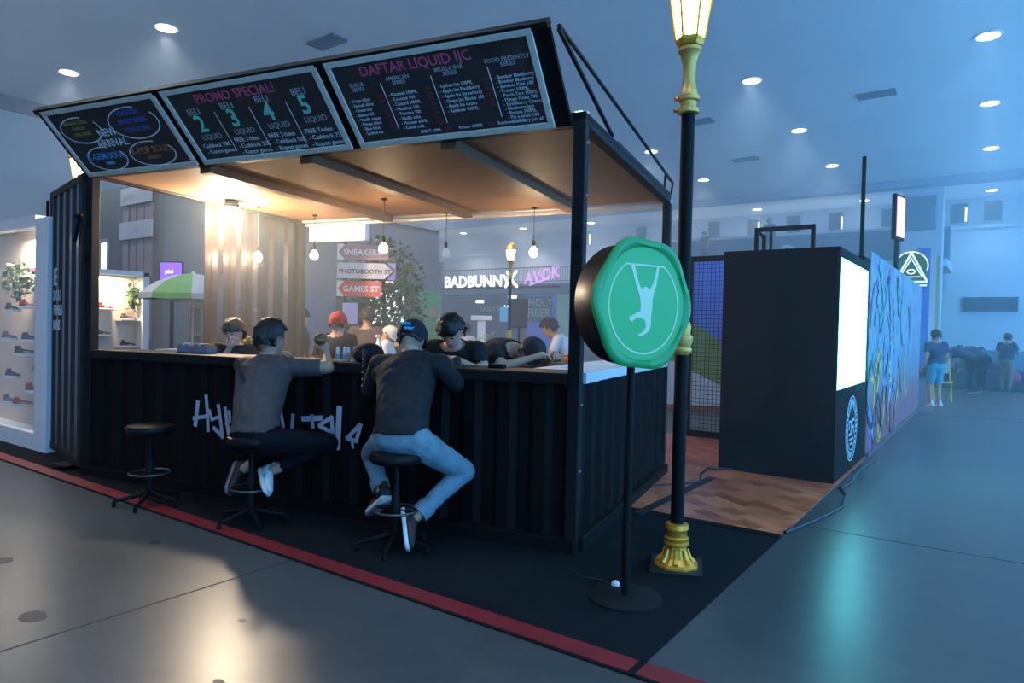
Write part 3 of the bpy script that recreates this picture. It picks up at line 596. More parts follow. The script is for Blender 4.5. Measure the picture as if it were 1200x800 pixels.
b.stroke([(.07*math.cos(a*.5), .31+.045*math.sin(a*.5)) for a in range(14)], .018, .003, 0, PM).stroke([(.30*math.cos(a*.2-.3), .42+.30*math.sin(a*.2-.3)) for a in range(20)], .02, .003, 0, PM)
b.build('white_outline', mat('soft_white_glow', (.8, .85, .9), .4, emit=(.85, .92, 1), es=.8), t)
t = thing('truss_pole', 'tall thin black pole rising behind the black screen box', 'pole', (-1.42, 9.62, 0))
MB().box(-.022, .022, -.022, .022, 0, 3.78).build('shaft', BLKM, t); MB().box(-.09, .09, -.09, .09, 0, .012).build('foot', BLKM, t)
t = thing('metal_frame', 'open black metal frame standing above the black screen box', 'frame', (-2.72, 9.46, 0))
for x, y in ((0, .02), (.72, .02), (-.1, .75)): MB().box(x, x+.05, y, y+.04, 0.01, 2.95).build('upright', BLKM, t)
MB().box(0, .77, .02, .06, 2.89, 2.95).build('crossbar', BLKM, t); MB().box(.20, .23, .02, .05, 2.4, 2.9).build('stay', BLKM, t)
MB().tube([(.02, .04, 2.92), (-.08, .77, 2.92)], .025).build('crossbar', BLKM, t)
# cage of wire mesh beside the box
t = thing('wire_cage', 'black wire mesh cage panel between lamp post and black box', 'cage', (-3.62, 9.5, 0))
MB().box(0, .04, 0, .04, 0.01, 2.60).box(1.10, 1.14, 0, .04, 0.01, 2.60).box(0, 1.14, 0, .04, 2.52, 2.60).box(0, 1.14, 0, .04, 0.01, .10).build('frame', BLKM, t)
b = MB()
for i in range(18): b.box(.06+i*.06, .066+i*.06, .017, .023, .1, 2.52)
for i in range(40): b.box(.04, 1.10, .015, .021, .14+i*.06, .146+i*.06)
tag(b.build('wire_mesh', BLKM, t), kind='stuff')
t = thing('painted_backdrop', 'large backdrop of green hill, white curve and violet sky behind the wire cage', 'backdrop', (-4.6, 12.7, 0), math.radians(28))
MB().box(-1.4, 1.4, 0, .05, 0, 2.9).build('sky_board', mat('violet_blue_print', (.12, .18, .55), .6, 0, .2, 2), t)
MB().prism([(-1.4, .4), (-1.4, 1.95), (-.5, 1.85), (.1, 1.55), (.8, .95), (1.4, .6), (1.4, .2)], 0, .01, 0, Matrix(((1,0,0,0),(0,0,-1,-.002),(0,1,0,0),(0,0,0,1)))).build('hill_print', mat('olive_green_print', (.20, .28, .08), .6, 0, .15, 3), t)
MB().prism([(-1.4, .12), (-1.4, 1.0), (-.5, .95), (0, .70), (.5, .45), (1.4, .35), (1.4, .12)], 0, .01, 0, Matrix(((1,0,0,0),(0,0,-1,-.016),(0,1,0,0),(0,0,0,1)))).build('white_curve_print', mat('pale_print_white', (.55, .62, .72), .6), t)
MB().box(-1.4, 1.4, -.06, 0, 0, .12).build('kick_board', mat('brown_kick', (.25, .13, .09), .6), t)
# cables
c = MB().tube([(-1.25, 5.36, .015), (-1.20, 5.6, .012), (-1.12, 6.0, .012), (-1.05, 6.5, .012), (-1.10, 7.0, .012), (-1.20, 7.3, .012), (-1.16, 7.6, .012), (-1.20, 8.4, .012), (-1.15, 9.3, .012)], .013, 8).build('power_cable', CORD); tag(c, 'thick black cable along the vinyl floor edge beside the screen box', 'cable')
c = MB().tube([(-2.75, 6.05, .018), (-2.5, 6.35, .02), (-2.35, 6.6, .018), (-2.48, 6.95, .02), (-2.52, 7.3, .03), (-2.3, 7.46, .02)], .011, 8).build('power_cable', CORD); tag(c, 'black cable looping from the bar side to the screen box front', 'cable')
c = MB().box(-2.38, -2.30, 5.1, 6.9, .011, .02, 0).build('cable_cover', mat('grey_cover', (.02, .02, .02), .5, spec=.2)); tag(c, 'grey flat cable cover at the foot of the bar side', 'cable cover')
c.location = (0, 0, 0)
# ------------------------------------------------------------------ bar stools
def stool(x, y, label, rz):
    t = thing('bar_stool', label, 'stool', K(x, y, .008), rz, 'black bar stools at the counter')
    MB().lathe([(.02, .575), (.16, .58), (.178, .595), (.182, .62), (.172, .645), (.10, .652), (.01, .654)], n=28).build('seat', mat('black_vinyl', (.009, .008, .008), .45, spec=.15), t, True)
    MB().lathe([(.03, .08), (.03, .35), (.022, .36), (.022, .578)], n=16).build('column', BLKM, t, True)
    MB().tube([(.15*math.cos(a*.314), .15*math.sin(a*.314), .26) for a in range(21)], .009, 8).build('footrest', mat('worn_chrome', (.10, .10, .10), .35, .7), t, True)
    MB().tube([(0, 0, .26), (.15, 0, .26)], .008).tube([(0, 0, .26), (-.15, 0, .26)], .008).build('footrest_bar', BLKM, t)
    for k in range(5):
        a = 2*math.pi*k/5
        l = MB().tube([(.02*math.cos(a), .02*math.sin(a), .10), (.15*math.cos(a), .15*math.sin(a), .065), (.25*math.cos(a), .25*math.sin(a), .045)], [.024, .018, .013], 8).build('leg', BLKM, t, True)
        MB().lathe([(.012, 0), (.018, .01), (.012, .045)], (.25*math.cos(a), .25*math.sin(a), 0), 10).build('foot_glide', BLKM, l)
    return t
stool(-3.48, -.47, 'empty black bar stool nearest the open door leaf', .4)
stool(-2.40, -.46, 'black bar stool under the man in the grey tee', .9)
stool(-1.12, -.46, 'black bar stool under the man in light blue jeans', .2)
# ------------------------------------------------------------------ things on the counter
def bottle(x, y, mm, label, h=.115, r=.017):
    t = thing('liquid_bottle', label, 'bottle', K(x, y, CT), KR, 'small dropper bottles on the counter')
    MB().lathe([(r*.9, 0), (r, .004), (r, h*.55), (r*.85, h*.62), (r*.55, h*.66)], n=14).build('body', mm, t, True)
    MB().lathe([(r*.78, h*.60), (r*.78, h*.86), (r*.55, h*.97), (r*.2, h)], n=14).build('cap', WHITE, t, True)
    MB().lathe([(r*1.02, h*.12), (r*1.02, h*.48)], n=14).build('label_band', mat('grey_label', (.35, .34, .36), .6), t)
for i, x in enumerate((-2.09, -2.03, -1.985, -1.93, -1.865)):
    bottle(x, .13+.012*(i % 2), ORANGE if i == 2 else mat('cream_plastic', (.74, .62, .50), .4), ('small dropper bottle with orange body among white ones' if i == 2 else 'small white dropper bottle standing in the row on the counter'))
t = thing('spray_bottle', 'white conical spray bottle on the rear counter', 'bottle', K(-3.50, 2.7, 1.16), KR)
MB().lathe([(.045, 0), (.05, .02), (.042, .09), (.016, .17), (.014, .20)], n=16).build('body', WHITE, t, True); MB().box(-.012, .012, -.05, .02, .20, .23).build('nozzle', WHITE, t)
for i, (x, mm) in enumerate(((-3.86, 'a'), (-3.66, 'b'))):
    t = thing('snack_box', ('open carton of green and white packets at the counter end', 'open carton of dark and red packets beside the eating worker')[i], 'carton', K(x, .22, CT), KR)
    MB().box(-.085, .085, -.06, .06, 0, .01).box(-.085, .085, -.06, -.055, 0, .07).box(-.085, .085, .055, .06, 0, .06).box(-.085, -.08, -.06, .06, 0, .07).box(.08, .085, -.06, .06, 0, .07).build('tray', mat('tray_card', (.20, .18, .20), .7), t)
    for k in range(4):
        MB().box(-.078+k*.04, -.045+k*.04, -.045, .045, .01, .085+.006*(k % 2)).build('packet', mat('packet_%s%d' % (mm, k), ((.15, .30, .10), (.5, .5, .5), (.2, .2, .3), (.4, .38, .3))[k] if i == 0 else ((.05, .05, .09), (.5, .48, .5), (.06, .06, .08), (.55, .16, .06))[k], .5), t)
t = thing('backpack', 'black backpack with white-dotted strap resting on the counter edge', 'bag', K(-1.80, .14, CT), KR)
b = MB().ell((0, 0, .07), [(.13,0,0),(0,.12,0),(0,0,.085)], 16, 10); b.build('body', JACK, t, True)
MB().ell((0, -.09, .06), [(.08,0,0),(0,.04,0),(0,0,.05)], 12, 8).build('pocket', JACK, t, True)
st = MB().tube([(.05, -.12, .10), (.10, -.19, .05), (.11, -.20, -.08), (.10, -.20, -.22)], .016, 6).build('strap', JACK, t, True)
for k in range(5): MB().ell((.108-.0015*k, -.216, .035-.05*k), [(.006,0,0),(0,.004,0),(0,0,.006)], 8, 6).build('dot', WHITE, st, True)
# rear counter with clutter
t = thing('rear_counter', 'dark low counter at the open back of the bar', 'counter', K(-2.4, 2.45, 0), KR)
MB().box(-1.9, 1.85, 0, .02, .10, 1.10).build('front_board', BLKM, t); MB().box(-1.95, 1.88, -.03, .42, 1.10, 1.15).build('worktop', mat('worktop_red_brown', (.10, .035, .03), .4), t, bevel=.005)
MB().box(-1.9, -1.87, .02, .40, .10, 1.10).box(1.82, 1.85, .02, .40, .10, 1.10).build('end_board', BLKM, t); MB().box(-1.9, 1.85, .03, .40, 0, .10).build('plinth', BLKM, t)
t = thing('tablet_screen', 'small bright tablet standing on the rear counter', 'tablet', K(-4.05, 2.62, 1.15), KR)
MB().box(-.10, .10, 0, .014, 0, .19).build('casing', BLKM, t); MB().box(-.09, .09, -.003, 0, .012, .178).build('screen', E_SIGN, t); MB().box(-.03, .03, 0, .09, 0, .012).build('foot', BLKM, t)
# ------------------------------------------------------------------ sneakers
def sneaker_mesh(up_m, sole_m=SHOEW, acc=SHOEW, name='sneaker'):
    prof = [(-.125, .030, .075), (-.10, .036, .085), (-.05, .037, .072), (0, .038, .056), (.05, .042, .046), (.10, .040, .036), (.135, .024, .024)]
    rings = []
    for x, w, h in prof:
        rings.append([(x, w*math.cos(a), .022+h*max(0, math.sin(a))**.8 if math.sin(a) > 0 else .022) for a in [2*math.pi*k/10 for k in range(10)]])
    b = MB().loft(rings, 0)
    b.loft([[(x, (w+.004)*s_, z) for x, w, h in prof for s_ in (1,)] + [(x, -(w+.004), z) for x, w, h in reversed(prof)] for z in (0, .024)], 1)
    b.box(-.02, .05, -.041, .041, .035, .045, 2)
    b.loft([[(-.085+.038*math.cos(a), .028*math.sin(a), z) for a in [2*math.pi*k/8 for k in range(8)]] for z in (.085, .125)], 0)
    return b.mesh(name, [up_m, sole_m, acc], True)
SN = {}
def sneaker(loc, rz, kind, label, group, size=1.0):
    if kind not in SN:
        u_, a_ = {'red': (SHOER, SHOEW), 'black': (SHOEK, SHOEW), 'navy': (SHOEB, SHOER), 'grey': (SHOEG, SHOEW), 'brown': (mat('brown_shoe', (.16, .06, .04), .6), SHOEW)}[kind]
        SN[kind] = sneaker_mesh(u_, SHOEW, a_)
    o = bpy.data.objects.new('sneaker', SN[kind]); COL.objects.link(o); o.location = loc; o.rotation_euler = (0, 0, rz); o.scale = (size,)*3
    return tag(o, label, 'sneaker', group)
# ------------------------------------------------------------------ left sneaker showcase
X0 = -10.9
t = thing('showcase_booth', 'white framed glass sneaker showcase next to the open door leaf', 'showcase', (X0, 3.13, 0))
MB().box(2.06, 2.38, 0, .46, 0.0, 2.62).build('side_pillar', WHITE, t, bevel=.01)
MB().box(-.3, 2.06, 0, .10, 0, .20).build('plinth', WHITE, t, bevel=.008); MB().box(-.3, 2.06, 0, .10, 2.54, 2.62).build('header', WHITE, t)
MB().box(-.3, 2.06, .10, .46, 0, .12).build('base_deck', WHITE, t)
MB().box(-.3, 2.06, 0.42, .46, .12, 2.62).build('back_board', mat('peach_board', (.62, .52, .44), .6), t)
MB().box(-.3, 2.06, 0, .46, 2.62, 2.66).build('roof_board', WHITE, t)
MB().box(-.3, 2.06, .045, .055, .20, 2.54).build('glass_pane', GLASS, t)
MB().box(1.10, 1.24, .34, .40, .12, 2.2).build('display_column', mat('column_grey', (.28, .27, .27), .5), t)
MB().box(1.0, 1.55, .30, .34, 2.02, 2.36).build('lit_sign', E_SIGN, t); MB().box(1.02, 1.40, .295, .30, 2.07, 2.12).build('sign_stripe', mat('pink_stripe', (.7, .2, .35), .5), t)
MB().box(1.155, 1.185, .33, .34, 1.3, 1.95).build('tube_light', E_SIGN, t)
SH = [(.55, .42, 2), (.95, .42, 0), (1.34, .62, 1), (.62, .75, 1), (1.55, .86, 0), (1.0, 1.05, 2), (.5, 1.22, 0), (1.2, 1.22, 1), (1.62, 1.30, 2), (.6, 1.58, 1), (1.12, 1.62, 0), (1.66, 1.62, 1)]
for i, (x, z, k) in enumerate(SH):
    MB().lathe([(.01, z-.012), (.11, z-.010), (.11, z), (.01, z+.001)], (x+.2, .21, 0), 20).build('glass_shelf', mat('glass_shelf', (.75, .85, .85), .2), t)
    SN_L = ['grey sneaker low at the case edge', 'red and white sneaker low on a round shelf beside the column', 'red sneaker on a round shelf nearest the white pillar, low', 'navy sneaker on a low round shelf', 'red sneaker at knee height near the white pillar', 'black sneaker on the middle round shelf', 'grey sneaker at the middle of the case edge', 'navy sneaker in front of the column at mid height', 'brown sneaker at mid height near the white pillar', 'black sneaker high at the case edge', 'red and navy sneaker high beside the column', 'dark sneaker high near the white pillar'][i]
    kd = ['grey', 'red', 'red', 'navy', 'red', 'black', 'grey', 'navy', 'brown', 'black', 'red', 'black'][i]
    sneaker((X0+x+.2, 3.13+.21, z+.001), .3+.5*(i % 3), kd, SN_L + ' inside the glass showcase', 'sneakers in the glass showcase', .85)
light('showcase_lamp', 'AREA', (.9, .22, 2.50), 30, (1, .86, .68), t, size=1.0).data.size = .28
def plant(name, label, loc, w, h, n, lm, cat='plant', trunk=True, lsz=.06, hang=False, seed=1):
    rnd = random.Random(seed)
    t = thing(name, label, cat, loc)
    b = MB()
    for i in range(n):
        th, ph, r = rnd.uniform(0, 6.283), math.acos(rnd.uniform(-1, 1)), rnd.random()**.4
        c = Vector((w*r*math.sin(ph)*math.cos(th), w*r*math.sin(ph)*math.sin(th), h*.5+h*.5*r*math.cos(ph)))
        d = Vector((rnd.uniform(-1,1), rnd.uniform(-1,1), rnd.uniform(-1,.6))).normalized(); s_ = d.cross(Vector((rnd.random(), rnd.random(), 1))).normalized()
        q = lsz*rnd.uniform(.6, 1.3)
        b.add([c, c+d*q*.5+s_*q*.28, c+d*q, c+d*q*.5-s_*q*.28, c+d*q*.5+d.cross(s_)*q*.08], [(0,1,4),(1,2,4),(2,3,4),(3,0,4)])
    tag(b.build('foliage', lm, t), kind='stuff')
    if trunk: MB().tube([(0, 0, -loc[2]), (.03, .02, h*.2), (0, 0, h*.7)], [.05, .04, .015], 8).build('trunk', TRUNK, t)
    else: MB().tube([(0, 0, h), (.02, 0, h*.5), (0, 0, .05)], .006, 5).build('vine_stem', TRUNK, t)
plant('hanging_plant', 'green trailing plant hanging in the glass showcase beside the lit sign', (X0+.95, 3.36, 1.72), .15, .5, 160, LEAF2, trunk=False, lsz=.10, seed=4)
plant('hanging_plant', 'green trailing plant hanging near the showcase white pillar', (X0+1.72, 3.36, 1.72), .10, .4, 90, LEAF2, trunk=False, lsz=.09, seed=5)
# ------------------------------------------------------------------ far sneaker wall display seen over the counter
t = thing('lit_display_case', 'warm-lit white display cubicle with four sneakers seen over the counter', 'display case', (-12.67, 5.2, 0))
MB().box(-.32, -.28, 0, 1.1, 0, 2.38).build('back_board', mat('warm_white_board', (.72, .63, .52), .6), t)
MB().box(-.32, .0, -.05, 0.0, 0, 2.38).box(-.32, .0, 1.0, 1.12, 0, 2.38).build('side_board', WHITE, t, bevel=.006)
MB().box(-.32, 0, -.05, 1.12, 2.30, 2.38).build('top_board', WHITE, t); MB().box(-.28, 0, 0, 1.0, 0, .4).build('base', WHITE, t)
light('display_lamp', 'AREA', (-.13, .5, 2.27), 30, (1, .78, .52), t).data.size = .22
for i, (y, z, k, l) in enumerate(((5.62, 1.68, 'red', 'red sneaker upper left on the warm-lit wall'), (6.02, 1.50, 'brown', 'brown and red sneaker upper on the warm-lit wall by the plant'), (5.58, 1.22, 'brown', 'brown sneaker lower on the warm-lit wall near the trailing plant'), (6.02, 1.02, 'black', 'black and red sneaker lowest on the warm-lit wall'))):
    p = MB().box(-.28, -.05, y-5.2-.17, y-5.2+.17, z-.015, z).build('shelf', WHITE, t); sneaker((-12.67-.16, y, z), math.pi/2+.1, k, l, 'sneakers on the warm-lit wall')
plant('hanging_plant', 'green trailing plant at the top of the warm-lit display case', (-12.82, 6.10, 1.65), .09, .55, 130, LEAF, trunk=False, lsz=.10, seed=8)
plant('hanging_plant', 'green plant at the lower corner of the warm-lit display case', (-12.82, 5.32, .85), .09, .5, 110, LEAF, trunk=False, lsz=.10, seed=9)
# ------------------------------------------------------------------ grey booth behind
t = thing('grey_booth', 'tall plain grey exhibition booth behind the bar', 'booth', (-16.2, 8.4, 0))
MB().box(-5.8, 0, 0, .12, 0, 4.9).build('front_wall', GREYW, t); MB().box(-.12, 0, .12, 9.8, 0, 4.9).build('side_wall', GREYW, t)
MB().box(-5.8, 0, .12, 9.8, 4.78, 4.9).build('roof_slab', GREYW, t)
for z0, z1 in ((2.55, 3.5), (3.95, 4.35), (1.0, 2.35)):
    for k in range(4): MB().box(-1.9+k*.37, -1.9+k*.37+.28, -.06, 0, z0, z1).build('slat', mat('mauve_slat', (.30, .26, .29), .6), t)
MB().box(-1.95, -.45, -.10, -.06, 4.38, 4.80).build('sign_panel', mat('pale_sign', (.52, .58, .66), .5), t); MB().box(-2.0, -.4, -.10, -.06, 3.52, 3.95).build('sign_panel', MATS['pale_sign'], t)
b = MB(); b.text('gallery', .24, Matrix.Translation((-1.85, -.102, 4.5)) @ Matrix.Rotation(math.pi/2, 4, 'X')); b.text('o', .24, Matrix.Translation((-1.25, -.102, 3.66)) @ Matrix.Rotation(math.pi/2, 4, 'X')); b.build('lettering', mat('pale_grey_letter', (.32, .38, .46), .5), t)
MB().box(-3.40, -2.75, -.06, 0, 2.5, 3.62).build('window_frame', mat('pale_frame', (.3, .36, .42), .5), t); MB().box(-3.05, -2.78, -.07, -.06, 2.55, 3.50).build('lit_window', E_SIGN, t)
t = thing('purple_screen', 'small square violet screen above the market umbrella', 'screen', (-13.85, 7.35, 0), math.radians(35))
MB().box(-.03, .03, 0, .05, 0, 2.4).build('stand', BLKM, t); MB().box(-.24, .24, -.03, .03, 2.33, 2.72).build('casing', BLKM, t); MB().box(-.22, .22, -.036, -.03, 2.35, 2.70).build('screen', E_PURP, t); MB().text('pixi', .12, Matrix.Translation((-.12, -.038, 2.48)) @ Matrix.Rotation(math.pi/2, 4, 'X')).build('lettering', E_SIGN, t)
# market umbrella
t = thing('market_umbrella', 'green and white market umbrella seen over the counter', 'umbrella', (-9.63, 5.43, 0))
MB().lathe([(.016, .05), (.016, 2.2)], n=10).build('pole', WHITE, t); MB().lathe([(.25, 0), (.25, .05), (.05, .06)], n=20).build('base', BLKM, t); MB().lathe([(.02, 2.18), (.03, 2.21), (.003, 2.24)], n=10).build('finial', WHITE, t)
UR = [(0, 2.21), (.25, 2.17), (.5, 2.06), (.70, 1.90), (.71, 1.82)]
for k in range(8):
    a0_, a1_ = 2*math.pi*k/8+.25, 2*math.pi*(k+1)/8+.25
    vs, fs = [], []
    for i, (r, z) in enumerate(UR):
        for a in (a0_, (a0_+a1_)/2, a1_):
            q = r*(.985 if a == (a0_+a1_)/2 else 1); vs.append((q*math.cos(a), q*math.sin(a), z - (.012 if a == (a0_+a1_)/2 and i else 0)))
    for i in range(len(UR)-1):
        for j in range(2): fs.append((i*3+j, i*3+j+1, (i+1)*3+j+1, (i+1)*3+j))
    o = MB().add(vs, fs).build('canopy_panel', mat('umbrella_green', (.20, .48, .16), .7) if k % 2 == 0 else mat('umbrella_white', (.66, .68, .70), .7), t); o.modifiers.new('s', 'SOLIDIFY').thickness = .004
    MB().tube([(0, 0, 2.17), (.5*math.cos(a0_), .5*math.sin(a0_), 2.03), (.70*math.cos(a0_), .70*math.sin(a0_), 1.87)], .006, 5).build('rib', BLKM, t)
t = thing('stall_table', 'white cloth stall table below the market umbrella', 'table', (-9.9, 5.9, 0), .5)
MB().box(-.7, .7, -.35, .35, 1.02, 1.07).build('top', WHITE, t); MB().box(-.68, .68, -.33, -.31, .3, 1.02).build('cloth', mat('pale_cloth', (.45, .47, .5), .8), t)
for x in (-.66, .62):
    for y in (-.3, .27): MB().box(x, x+.04, y, y+.04, 0, 1.02).build('leg', BLKM, t)
t = thing('stall_crate', 'grey box on the stall table under the market umbrella', 'box', (-9.55, 5.95, 1.07), .5)
MB().box(-.25, .25, -.15, .15, 0, .14).build('body', mat('grey_crate', (.26, .27, .29), .6), t, bevel=.01); MB().box(-.26, .26, -.16, .16, .14, .16).build('lid', mat('grey_crate2', (.34, .35, .37), .6), t, bevel=.005)
t = thing('display_shelf', 'dim shelving unit behind the market umbrella pole', 'shelf', (-11.6, 7.2, 0), .6)
for z in (.1, .75, 1.25, 1.75): MB().box(-.6, .6, -.2, .2, z, z+.05).build('board', mat('dim_shelf', (.10, .09, .10), .6), t)
for x in (-.62, .6): MB().box(x, x+.04, -.2, .2, 0, 2.0).build('side', MATS['dim_shelf'], t)
# ------------------------------------------------------------------ street-name signpost
t = thing('signpost', 'street-style signpost with SNEAKERS, PHOTOBOOTH ST and GAMES ST arrows', 'signpost', (-8.62, 7.42, 0), math.radians(36))
MB().lathe([(.03, 0), (.03, 2.85)], n=12).build('post', BLKM, t); MB().lathe([(.22, 0), (.22, .04), (.05, .06)], n=20).build('base', BLKM, t)
def arrow(z, w, h, mm, txt, tm, left, edge):
    p = [(-.12, -h/2), (w-.12, -h/2), (w-.12, h/2), (-.12, h/2)] if left else [(-.12, -h/2), (w-.24, -h/2), (w-.10, 0), (w-.24, h/2), (-.12, h/2)]
    o = MB().prism(p, 0, .02, 0, Matrix(((1,0,0,0),(0,0,-1,-.032),(0,1,0,z),(0,0,0,1)))).build('arrow_board', mm, t)
    if left: MB().prism([(-.12, -h/2), (-.0, -h/2), (-.10, 0), (-.0, h/2), (-.12, h/2)], 0, .003, 0, Matrix(((1,0,0,0),(0,0,-1,-.053),(0,1,0,z),(0,0,0,1)))).build('arrow_end', WHITE, o)
    else: MB().prism([(w-.20, -h/2-.01), (w-.06, 0), (w-.20, h/2+.01), (w-.06, h/2+.01), (w-.06, -h/2-.01)], 0, .012, 0, Matrix(((1,0,0,0),(0,0,-1,-.030),(0,1,0,z),(0,0,0,1)))).build('arrow_end', edge, o)
    MB().text(txt, h*(.52 if left else .40), Matrix(((1,0,0,-.02 if left else -.09),(0,0,-1,-.058),(0,1,0,z-h*.18),(0,0,0,1))), bold=.003).build('lettering', tm, o)
arrow(2.68, .82, .25, mat('mauve_sign', (.36, .18, .20), .5), 'SNEAKERS', WHITE, True, WHITE)
arrow(2.38, .88, .25, mat('pale_grey_sign', (.60, .58, .60), .5), 'PHOTOBOOTH ST', mat('grey_letter', (.06, .04, .05), .5), False, mat('violet_sign', (.24, .2, .6), .5))
arrow(2.09, .72, .25, mat('red_sign', (.60, .06, .06), .5), 'GAMES ST', WHITE, True, WHITE)
MB().box(-.02, .22, -.05, -.03, 1.52, 1.86).build('notice', mat('lilac_notice', (.5, .5, .75), .5), t); MB().box(.23, .36, -.04, -.02, 1.50, 1.86).build('dark_plate', BLKM, t)
plant('leafy_tree', 'leafy potted tree glowing behind the red cap man and signpost', (-9.75, 9.35, .9), .85, 2.4, 1300, LEAF, 'tree', lsz=.17, seed=21)
plant('leafy_tree', 'taller leafy tree with bright gaps right of the signpost', (-9.55, 9.2, .8), .7, 2.0, 800, LEAF2, 'tree', lsz=.15, seed=22)
t = thing('lit_window_panel', 'bright white lit panel glowing behind the tree leaves', 'light panel', (-11.45, 10.6, 0), math.radians(36))
MB().box(-.05, .75, -.02, 0, 1.55, 2.5).build('glow', E_SIGN, t); MB().box(-.15, .85, 0, .06, 0, 2.6).build('casing', GREYW, t)
t = thing('lit_screen_stand', 'upright white lit screen behind the bar by the capped silhouette', 'screen', (-11.4, 8.2, 0), math.radians(40))
MB().box(-.30, .30, -.02, 0, 1.25, 2.05).build('glow', E_SIGN, t); MB().box(-.38, .38, 0, .05, 0, 2.12).build('casing', WHITE, t)
t = thing('blue_partition', 'pale blue partition panel beside the lit screen', 'partition', (-11.12, 8.78, 0), math.radians(36))
MB().box(-.6, .45, 0, .08, 0, 2.05).build('panel', mat('pale_blue_panel', (.30, .38, .55), .6), t); MB().box(.45, .6, -.02, .10, 0, 2.1).build('post', mat('blue_post', (.10, .16, .35), .6), t)
t = thing('green_partition', 'light green partition panel behind the worker in black tee', 'partition', (-10.88, 11.9, 0), math.radians(36))
MB().box(-.26, .26, 0, .06, 0, 2.35).build('panel', mat('light_green_panel', (.20, .48, .22), .6), t); MB().box(.02, .24, -.01, 0, 1.75, 1.92).build('poster_patch', mat('peach_patch', (.75, .35, .18), .6), t); MB().box(-.28, .28, -.1, .16, 0, .04).build('foot', BLKM, t)
t = thing('white_pedestal', 'slim white pedestal column standing behind the bar', 'pedestal', (-6.78, 8.68, 0), math.radians(36))
MB().box(-.065, .065, -.065, .065, .04, 1.62).build('shaft', WHITE, t, bevel=.008); MB().box(-.17, .17, -.12, .12, 1.62, 1.70).build('cap', WHITE, t, bevel=.01); MB().box(-.15, .15, -.15, .15, 0, .04).build('foot', WHITE, t)
# ------------------------------------------------------------------ rear hall: shops, letters, banners
t = thing('rear_shopfront', 'dark teal shopfront under the gallery at the rear of the hall', 'shopfront', (-22, 31, 0))
MB().box(-12, 8, .02, .3, 0, 3.42).build('wall', TEALW, t)
MB().box(-6.5, -5.3, -.05, .02, 0, 3.4).build('green_panel', mat('green_panel', (.16, .42, .20), .6), t)
MB().box(.9, 2.8, -.05, .02, 0, 3.4).build('blue_panel', mat('blue_panel', (.12, .17, .62), .6), t)
MB().box(2.85, 4.0, -.05, .02, 0, 3.4).build('pale_green_panel', mat('pale_green_panel', (.32, .50, .34), .6), t)
RX = lambda x, y, z: Matrix.Translation((x, y, z)) @ Matrix.Rotation(math.pi/2, 4, 'X')
MB().box(.95, 2.6, -.10, -.05, 1.9, 3.3).build('dark_sign', mat('dark_sign', (.05, .06, .09), .5), t)
MB().text('HOLY\nFIBER', .62, RX(1.05, -.11, 2.75), line=.9).build('lettering', mat('dim_white', (.45, .5, .55), .5), t)
MB().text('HOLY P', .42, RX(-2.3, -.02, 2.45)).build('lettering', MATS['dim_white'], t); MB().text(')BC', .55, RX(-.62, -.02, 2.42), bold=.01).build('lettering', E_SIGN, t)
for x, z in ((-.3, 3.2), (-2.6, 2.95)): MB().box(x, x+.5, -.10, .02, z, z+.16).build('shop_lamp', E_SIGN, t)
MB().box(-.9, .5, -.03, .02, 1.9, 2.7).build('blue_glow_panel', mat('blue_glow', (.05, .25, .45), .5, emit=(.05, .3, .6), es=.5), t)
t = thing('gallery_letters', 'white glowing gallery lettering BADBUNNY X AVOK seen through the bar', 'sign', (-27.2, 30.97, 3.85))
MB().box(-.1, 8.2, .0, .03, -.1, .02).build('mounting_rail', BLKM, t)
MB().text('BADBUNNY', .90, RX(.1, 0, .05), bold=.025).build('lettering', E_SIGN, t)
MB().stroke([(4.65, .0), (5.0, .35), (5.4, .85)], .14, .02, 0, RX(0, 0, 0)).stroke([(4.75, .85), (5.0, .45), (5.45, .0)], .14, .02, 0, RX(0, 0, 0)).build('cross_mark', E_SIGN, t)
MB().text('AVOK', .85, RX(5.9, 0, .12) @ Matrix.Rotation(.16, 4, 'Z'), shear=.25, bold=.012).stroke([(6.3, .08), (7.6, .42)], .08, .02, 0, RX(0, 0, 0)).build('script_lettering', E_PINK, t)
t = thing('loudspeaker', 'dark loudspeaker on tripod stand seen between the bar posts', 'loudspeaker', (-8.0, 11.5, 0), math.radians(35))
MB().box(-.17, .17, -.14, .14, 1.52, 2.12).build('cabinet', mat('speaker_grey', (.05, .05, .055), .6), t, bevel=.02); MB().lathe([(.02, .5), (.02, 1.55)], n=10).build('pole', BLKM, t)
for k in range(3): a = 2.09*k; MB().tube([(0, 0, .6), (.4*math.cos(a), .4*math.sin(a), .02)], .014, 6).build('leg', BLKM, t)
t = thing('blue_banner', 'tall blue banner with yellow edge at the far column', 'banner', (-2.2, 30, 0))
MB().box(-.30, .12, 0, .06, 0.4, 4.9).build('cloth', mat('banner_blue', (.02, .16, .60), .6), t); MB().box(.32, .42, 0, .06, .4, 4.6).build('yellow_strip', mat('banner_yellow', (.42, .40, .18), .6), t); MB().box(.12, .32, .0, .06, .4, 4.7).build('pale_strip', HWALL, t); MB().box(-.3, .42, .06, .10, 0, .5).build('foot', BLKM, t)
struct(MB().box(-3.1, -1.75, 30.2, 31.2, 0, HZ).build('column_far', HWALL))
c = MB().box(-3.0, -1.95, 30.05, 30.2, 5.6, 6.9).build('wall_speaker', mat('teal_dark', (.05, .16, .24), .6)); tag(c, 'dark teal loudspeaker cluster high on the far column', 'loudspeaker'); c.modifiers.new('b', 'BEVEL').width = .04
t = thing('gear_pile', 'long dark cloth-covered table heaped with gear near the far wall', 'table', (.3, 24.6, 0))
MB().box(-1.9, 3.2, -.3, .6, 0, .62).build('cloth', mat('dark_cloth', (.03, .05, .09), .9), t, bevel=.08)
